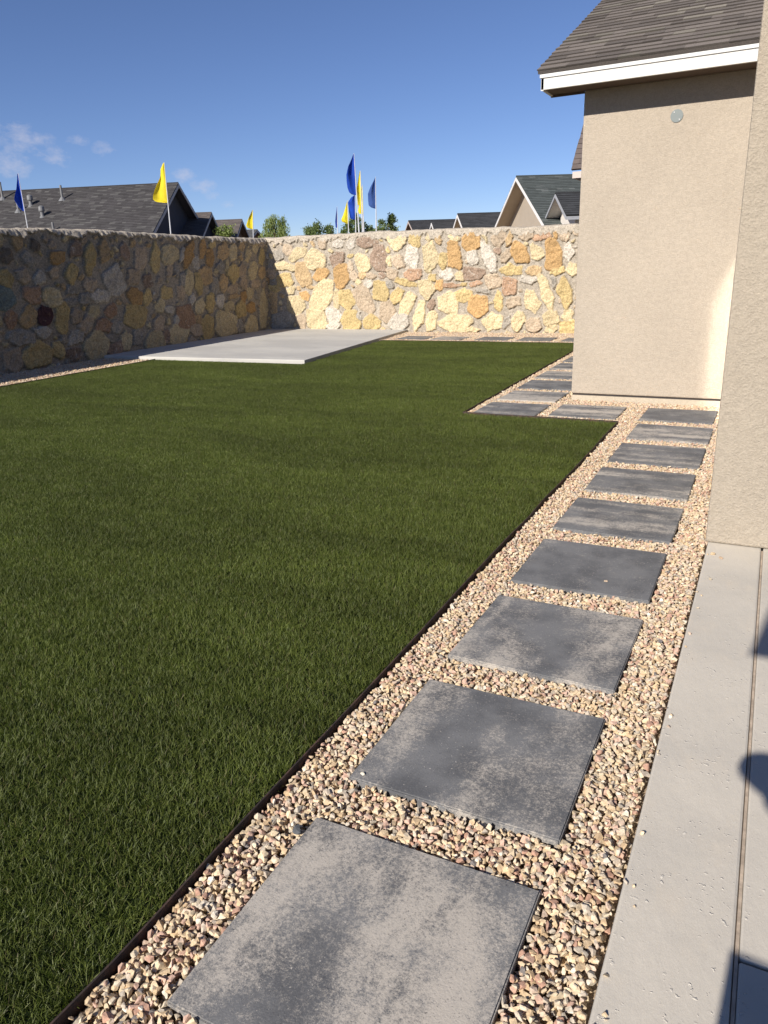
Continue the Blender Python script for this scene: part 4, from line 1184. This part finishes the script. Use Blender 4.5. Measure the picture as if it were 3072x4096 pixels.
flag('royal blue feather flag folded narrow at the far left, over the charcoal roof', (60, 493), (39, 375), 456, 20,
     [(0, 1), (.15, 2.5), (.3, 5), (.5, 7), (.7, 9), (.9, 7), (1, 3)], FLAG_BLUE, rip=1.4, seed=1)
flag('yellow feather flag in front of the gable of the charcoal roof', (369, 505), (355, 352), 438, 20,
     [(0, 2), (.15, 8), (.35, 10), (.6, 17), (.8, 23), (.9, 24), (.97, 20), (1, 4)], FLAG_YELLOW, rip=.8, seed=2)
flag('small distant yellow feather flag beside the weeping tree', (547, 498), (546, 454), 495, 40,
     [(0, 1), (.2, 4), (.5, 9), (.8, 12), (.92, 10), (1, 4)], FLAG_YELLOW, rip=.8, seed=3)
Kz = 400/1659/1.8517   # enlarged-view units to picture units
def z5(x, y): return (702.07+x*.13021, 324.03+y*.13021)
flag('narrow royal blue feather flag, shortest of the central cluster', z5(211, 1360), z5(200, 942), z5(0, 1290)[1], 40,
     [(0, .5), (.3, 2.2), (.7, 4.2), (.95, 3.8), (1, 3)], FLAG_BLUE, rip=.9, seed=4)
flag('low yellow feather flag with a wide rounded foot in the central cluster', z5(392, 1350), z5(373, 838), z5(0, 1222)[1], 34,
     [(0, .5), (.2, 3), (.4, 6), (.6, 9), (.8, 13), (.9, 12), (1, 3)], FLAG_YELLOW, rip=.8, seed=5)
flag('blue feather flag hanging just under the tallest blue one', z5(512, 1350), z5(499, 745), z5(0, 1155)[1], 33,
     [(0, 1), (.1, 8), (.28, 14), (.5, 13), (.7, 12), (.9, 11), (.97, 8), (1, 2)], FLAG_BLUE, rip=.9, seed=6)
flag('tallest royal blue feather flag of the central cluster', z5(565, 1350), z5(480, 64), z5(0, 748)[1], 24,
     [(0, 1), (.12, 5), (.3, 12), (.5, 16.5), (.65, 17), (.8, 16.5), (.92, 14), (.98, 9), (1, 3)], FLAG_BLUE, rip=.8, seed=7)
flag('tall yellow feather flag right of the tallest blue one', z5(624, 1345), z5(585, 347), z5(0, 925)[1], 26,
     [(0, 1), (.2, 4), (.5, 8), (.8, 9.5), (.95, 8.5), (1, 4)], FLAG_YELLOW, rip=.7, seed=8)
flag('yellow feather flag half hidden behind the tall yellow one', z5(645, 1340), z5(618, 583), z5(0, 1058)[1], 30,
     [(0, .5), (.2, 3), (.5, 4), (.7, 8), (.9, 9.5), (1, 8)], FLAG_YELLOW, rip=.7, seed=9)
flag('faded slate blue feather flag at the right end of the cluster', z5(850, 1250), z5(838, 452), z5(0, 975)[1], 32,
     [(0, .5), (.15, 5), (.3, 10), (.5, 15), (.7, 15), (.88, 14), (.96, 9), (1, 1)], FLAG_SLATE, rip=.8, seed=10)

# ------------------------------------------------------------------ trees beyond the wall
def tree(label, px, Y, top_py, half_px, kind, seed, blobs, base_z=-.09, mat=None, leaf=.10, count=5000):
    rr = np.random.default_rng(seed)
    top = at(px, top_py, Y); k = (at(px+10, top_py, Y)-top).length/10
    H_ = top.z; rad = half_px*k
    foot = Vector((top.x, top.y, base_z))
    root = empty('tree', foot); tag(root, label, 'tree', 'trees beyond the stone walls')
    t_ = MB(); t_.tube([foot, foot.lerp(top, .3)+Vector((.03, 0, 0)), foot.lerp(top, .6)-Vector((.05, 0, 0)), foot.lerp(top, .9)], [.10, .075, .045, .012], 8)
    rd = random.Random(seed)
    cents = []
    for bx, bz, br in blobs:
        c_ = Vector((top.x+bx*k*CR.x, top.y+bx*k*CR.y+rd.uniform(-.3, .3)*rad, top.z-bz*k)); cents.append((c_, br*k))
        s0 = foot.lerp(top, rd.uniform(.3, .5))
        t_.tube([s0, s0.lerp(c_, .55)+Vector((0, 0, .05)), c_], [.035, .02, .006], 6)
    t_.build('trunk', BARK, root)
    V, F = [], []
    tot = sum(r_**2 for _, r_ in cents)
    for c_, r_ in cents:
        n = int(count*r_*r_/tot)
        ncl = max(3, n//22)
        cc_ = rr.normal(size=(ncl, 3)); cc_ /= np.linalg.norm(cc_, axis=1)[:, None]
        cc_ *= (rr.random((ncl, 1))**.45)*r_
        for q in cc_:
            for _ in range(22):
                o_ = q+rr.normal(size=3)*.16*max(r_, .35)
                if kind == 'willow': o_[2] -= abs(rr.normal())*.28*r_*2
                p = np.array(c_)+o_
                a = rr.normal(size=3); a /= np.linalg.norm(a)
                if kind == 'willow': a = np.array((a[0]*.3, a[1]*.3, -1)); 
                b = np.cross(a, rr.normal(size=3)); b /= np.linalg.norm(b)+1e-6
                l = leaf*rr.uniform(.6, 1.2); w_ = l*(.22 if kind == 'willow' else .42)
                i = len(V)
                V += [p-a*l/2, p+b*w_/2, p+a*l/2, p-b*w_/2]; F.append((i, i+1, i+2, i+3))
    npmesh('crown', np.array(V), np.array(F), mat, parent=root)


tree('weeping willow like tree with drooping pale green branches beside the small yellow flag', 592, 34, 464, 30, 'willow', 1,
     [(0, 6, 10), (-14, 16, 10), (12, 12, 11), (-22, 30, 9), (20, 26, 9), (0, 22, 14), (-10, 36, 12), (14, 38, 11), (26, 40, 6)], mat=LEAF_WILLOW, leaf=.13, count=5200)
tree('small leafy shrub tip in front of the brown roofs', 484, 22, 487, 12, 'leaf', 2, [(0, 5, 5), (-7, 10, 5), (8, 9, 6), (0, 16, 9)], mat=LEAF_WILLOW, leaf=.09, count=900)
tree('rounded bushy green tree left of the flag cluster', 688, 32, 483, 30, 'leaf', 3, [(0, 6, 8), (-18, 12, 9), (16, 12, 9), (-4, 20, 14), (24, 22, 7), (-26, 22, 6)], mat=LEAF_DARK, leaf=.11, count=3600)
tree('dark green tree behind the poles of the flag cluster', 768, 36, 462, 34, 'leaf', 4, [(0, 8, 9), (-12, 22, 10), (10, 20, 11), (-28, 34, 9), (20, 32, 12), (0, 36, 14), (36, 38, 9), (-36, 40, 6)], mat=LEAF_DARK, leaf=.12, count=5200)
tree('green tree with upright sprays at the right of the flag cluster', 838, 33, 461, 26, 'leaf', 5, [(8, 8, 7), (2, 18, 8), (-14, 16, 5), (-8, 30, 9), (6, 30, 8), (-24, 34, 8)], mat=LEAF_DARK, leaf=.11, count=3000)

# ------------------------------------------------------------------ the photographer, standing behind the camera (his shadow falls on the slab)
def skin_obj(name, verts, edges, radii, mat, parent=None, root=0, sub=1):
    me = bpy.data.meshes.new(name); me.from_pydata(verts, edges, [])
    o = bpy.data.objects.new(name, me); C.objects.link(o); me.materials.append(mat)
    sk = o.modifiers.new('skin', 'SKIN'); sk.use_smooth_shade = True
    if not me.skin_vertices:
        bpy.context.view_layer.objects.active = o
    for i, sv in enumerate(me.skin_vertices[0].data):
        r_ = radii[i]; sv.radius = r_ if isinstance(r_, tuple) else (r_, r_); sv.use_root = (i == root)
    ss = o.modifiers.new('sub', 'SUBSURF'); ss.levels = sub; ss.render_levels = sub
    if parent: o.parent = parent; o.matrix_parent_inverse = parent.matrix_basis.inverted()
    return o


PB = Vector((-.08, -.25, 0)); PF = Vector((-math.sin(YAW), math.cos(YAW), 0)); PR = Vector((math.cos(YAW), math.sin(YAW), 0))
def L_(r_, f, u): return tuple(PB+PR*r_+PF*f+Vector((0, 0, u+.004)))
SKINM = simple('skin', (.42, .24, .16), .6, .4, .04)
SHIRT = simple('navy_shirt', (.05, .06, .10), .85, .2, .08, 14, .3, 120)
JEANS = simple('blue_jeans', (.07, .10, .17), .9, .15, .12, 20, .3, 150)
HAIR = simple('brown_hair', (.06, .035, .02), .7, .3, .2, 60, .5, 200)
SHOE = simple('grey_shoes', (.2, .2, .2), .8, .3)
per = empty('person', PB+Vector((0, 0, .004)))
tag(per, 'person holding up a phone, present only as the shadow at the lower right edge', 'person')
def loc(p):                                    # world point to person axes
    q = Vector(p)-PB; return (q.dot(PR), q.dot(PF), q.z-.004)
EL = Vector((-.47, -.13, 1.42)); ER = Vector((.26, -.12, 1.20))
HL = Vector((-.075, -.075, 1.42)); HR = Vector((.075, -.05, 1.42))
V = [L_(0, 0, .95), L_(0, 0, 1.12), L_(0, -.01, 1.32), L_(0, -.005, 1.46), L_(0, .02, 1.54), L_(0, .035, 1.62), L_(0, .03, 1.70),
     L_(-.19, 0, 1.42), tuple(EL), tuple(EL.lerp(HL, .85)), tuple(HL), L_(.19, 0, 1.42), tuple(ER), tuple(ER.lerp(HR, .85)), tuple(HR),
     L_(-.10, 0, .90), L_(-.12, .03, .50), L_(-.13, -.02, .09), L_(.10, 0, .90), L_(.12, .03, .50), L_(.13, -.02, .09),
     L_(-.15, .10, .035), L_(.15, .10, .035), L_(0, .09, 1.60), L_(-.075, .03, 1.62), L_(.075, .03, 1.62)]
E_ = [(0, 1), (1, 2), (2, 3), (3, 4), (4, 5), (5, 6), (2, 7), (7, 8), (8, 9), (9, 10), (2, 11), (11, 12), (12, 13), (13, 14), (0, 15), (15, 16), (16, 17), (0, 18), (18, 19), (19, 20), (17, 21), (20, 22), (5, 23)]
rad_ = [(.15, .11), (.14, .105), (.165, .11), .06, .06, .088, .075, .055, .042, .028, .034, .055, .042, .028, .034, .085, .058, .04, .085, .058, .04, .035, .035, .018, .018, .018]
body = skin_obj('body', V[:24], E_, rad_[:24], SKINM, per)
def fingers(H_, side, parent):
    ax = PR*side; tip = Vector((0, 0, 1))
    for k in range(4):
        b_ = H_+Vector((0, 0, .028-.018*k)); ln = (.055, .062, .058, .045)[k]
        p1_ = b_-ax*(ln*.5)-PF*.012; p2_ = b_-ax*ln-PF*.004
        skin_obj('finger', [tuple(b_), tuple(p1_), tuple(p2_)], [(0, 1), (1, 2)], [.009, .008, .0065], SKINM, parent)
    b_ = H_-PF*.015-Vector((0, 0, .01))
    skin_obj('thumb', [tuple(b_), tuple(b_-ax*.025-PF*.012+Vector((0, 0, .02))), tuple(b_-ax*.045-PF*.004+Vector((0, 0, .028)))], [(0, 1), (1, 2)], [.011, .0095, .008], SKINM, parent)
fingers(HL, -1, body); fingers(HR, 1, body)
skin_obj('shirt', [V[0], V[1], V[2], L_(0, -.005, 1.43), V[7], tuple(Vector(V[7]).lerp(EL, .65)), V[11], tuple(Vector(V[11]).lerp(ER, .65))], [(0, 1), (1, 2), (2, 3), (2, 4), (4, 5), (2, 6), (6, 7)],
         [(.17, .13), (.16, .125), (.185, .128), .085, .078, .070, .078, .070], SHIRT, per)
skin_obj('trousers', [L_(0, 0, .93), V[15], V[16], L_(-.13, -.015, .13), V[18], V[19], L_(.13, -.015, .13)], [(0, 1), (1, 2), (2, 3), (0, 4), (4, 5), (5, 6)],
         [(.165, .125), .10, .075, .062, .10, .075, .062], JEANS, per)
skin_obj('hair', [L_(0, -.03, 1.60), L_(0, -.01, 1.69), L_(0, .045, 1.715)], [(0, 1), (1, 2)], [.088, .088, .058], HAIR, per)
for s_ in (-1, 1):
    skin_obj('shoe', [L_(.13*s_, -.05, .045), L_(.14*s_, .06, .045), L_(.155*s_, .17, .035)], [(0, 1), (1, 2)], [.048, .045, .034], SHOE, per)
ph = bmesh.new(); bmesh.ops.create_cube(ph, size=1); bmesh.ops.scale(ph, vec=(.075, .155, .009), verts=ph.verts)
bmesh.ops.bevel(ph, geom=ph.edges[:], offset=.003, segments=2, affect='EDGES')
me = bpy.data.meshes.new('phone'); ph.to_mesh(me); ph.free(); me.materials.append(simple('phone_case', (.02, .02, .022), .4, .5))
pho = bpy.data.objects.new('phone', me); C.objects.link(pho)
mm = cam.matrix_world.copy(); mm.translation = EYEV-CF*.012-CU*.05+CR*.01; pho.matrix_world = mm
tag(pho, 'black phone held up in both hands by the photographer', 'phone')
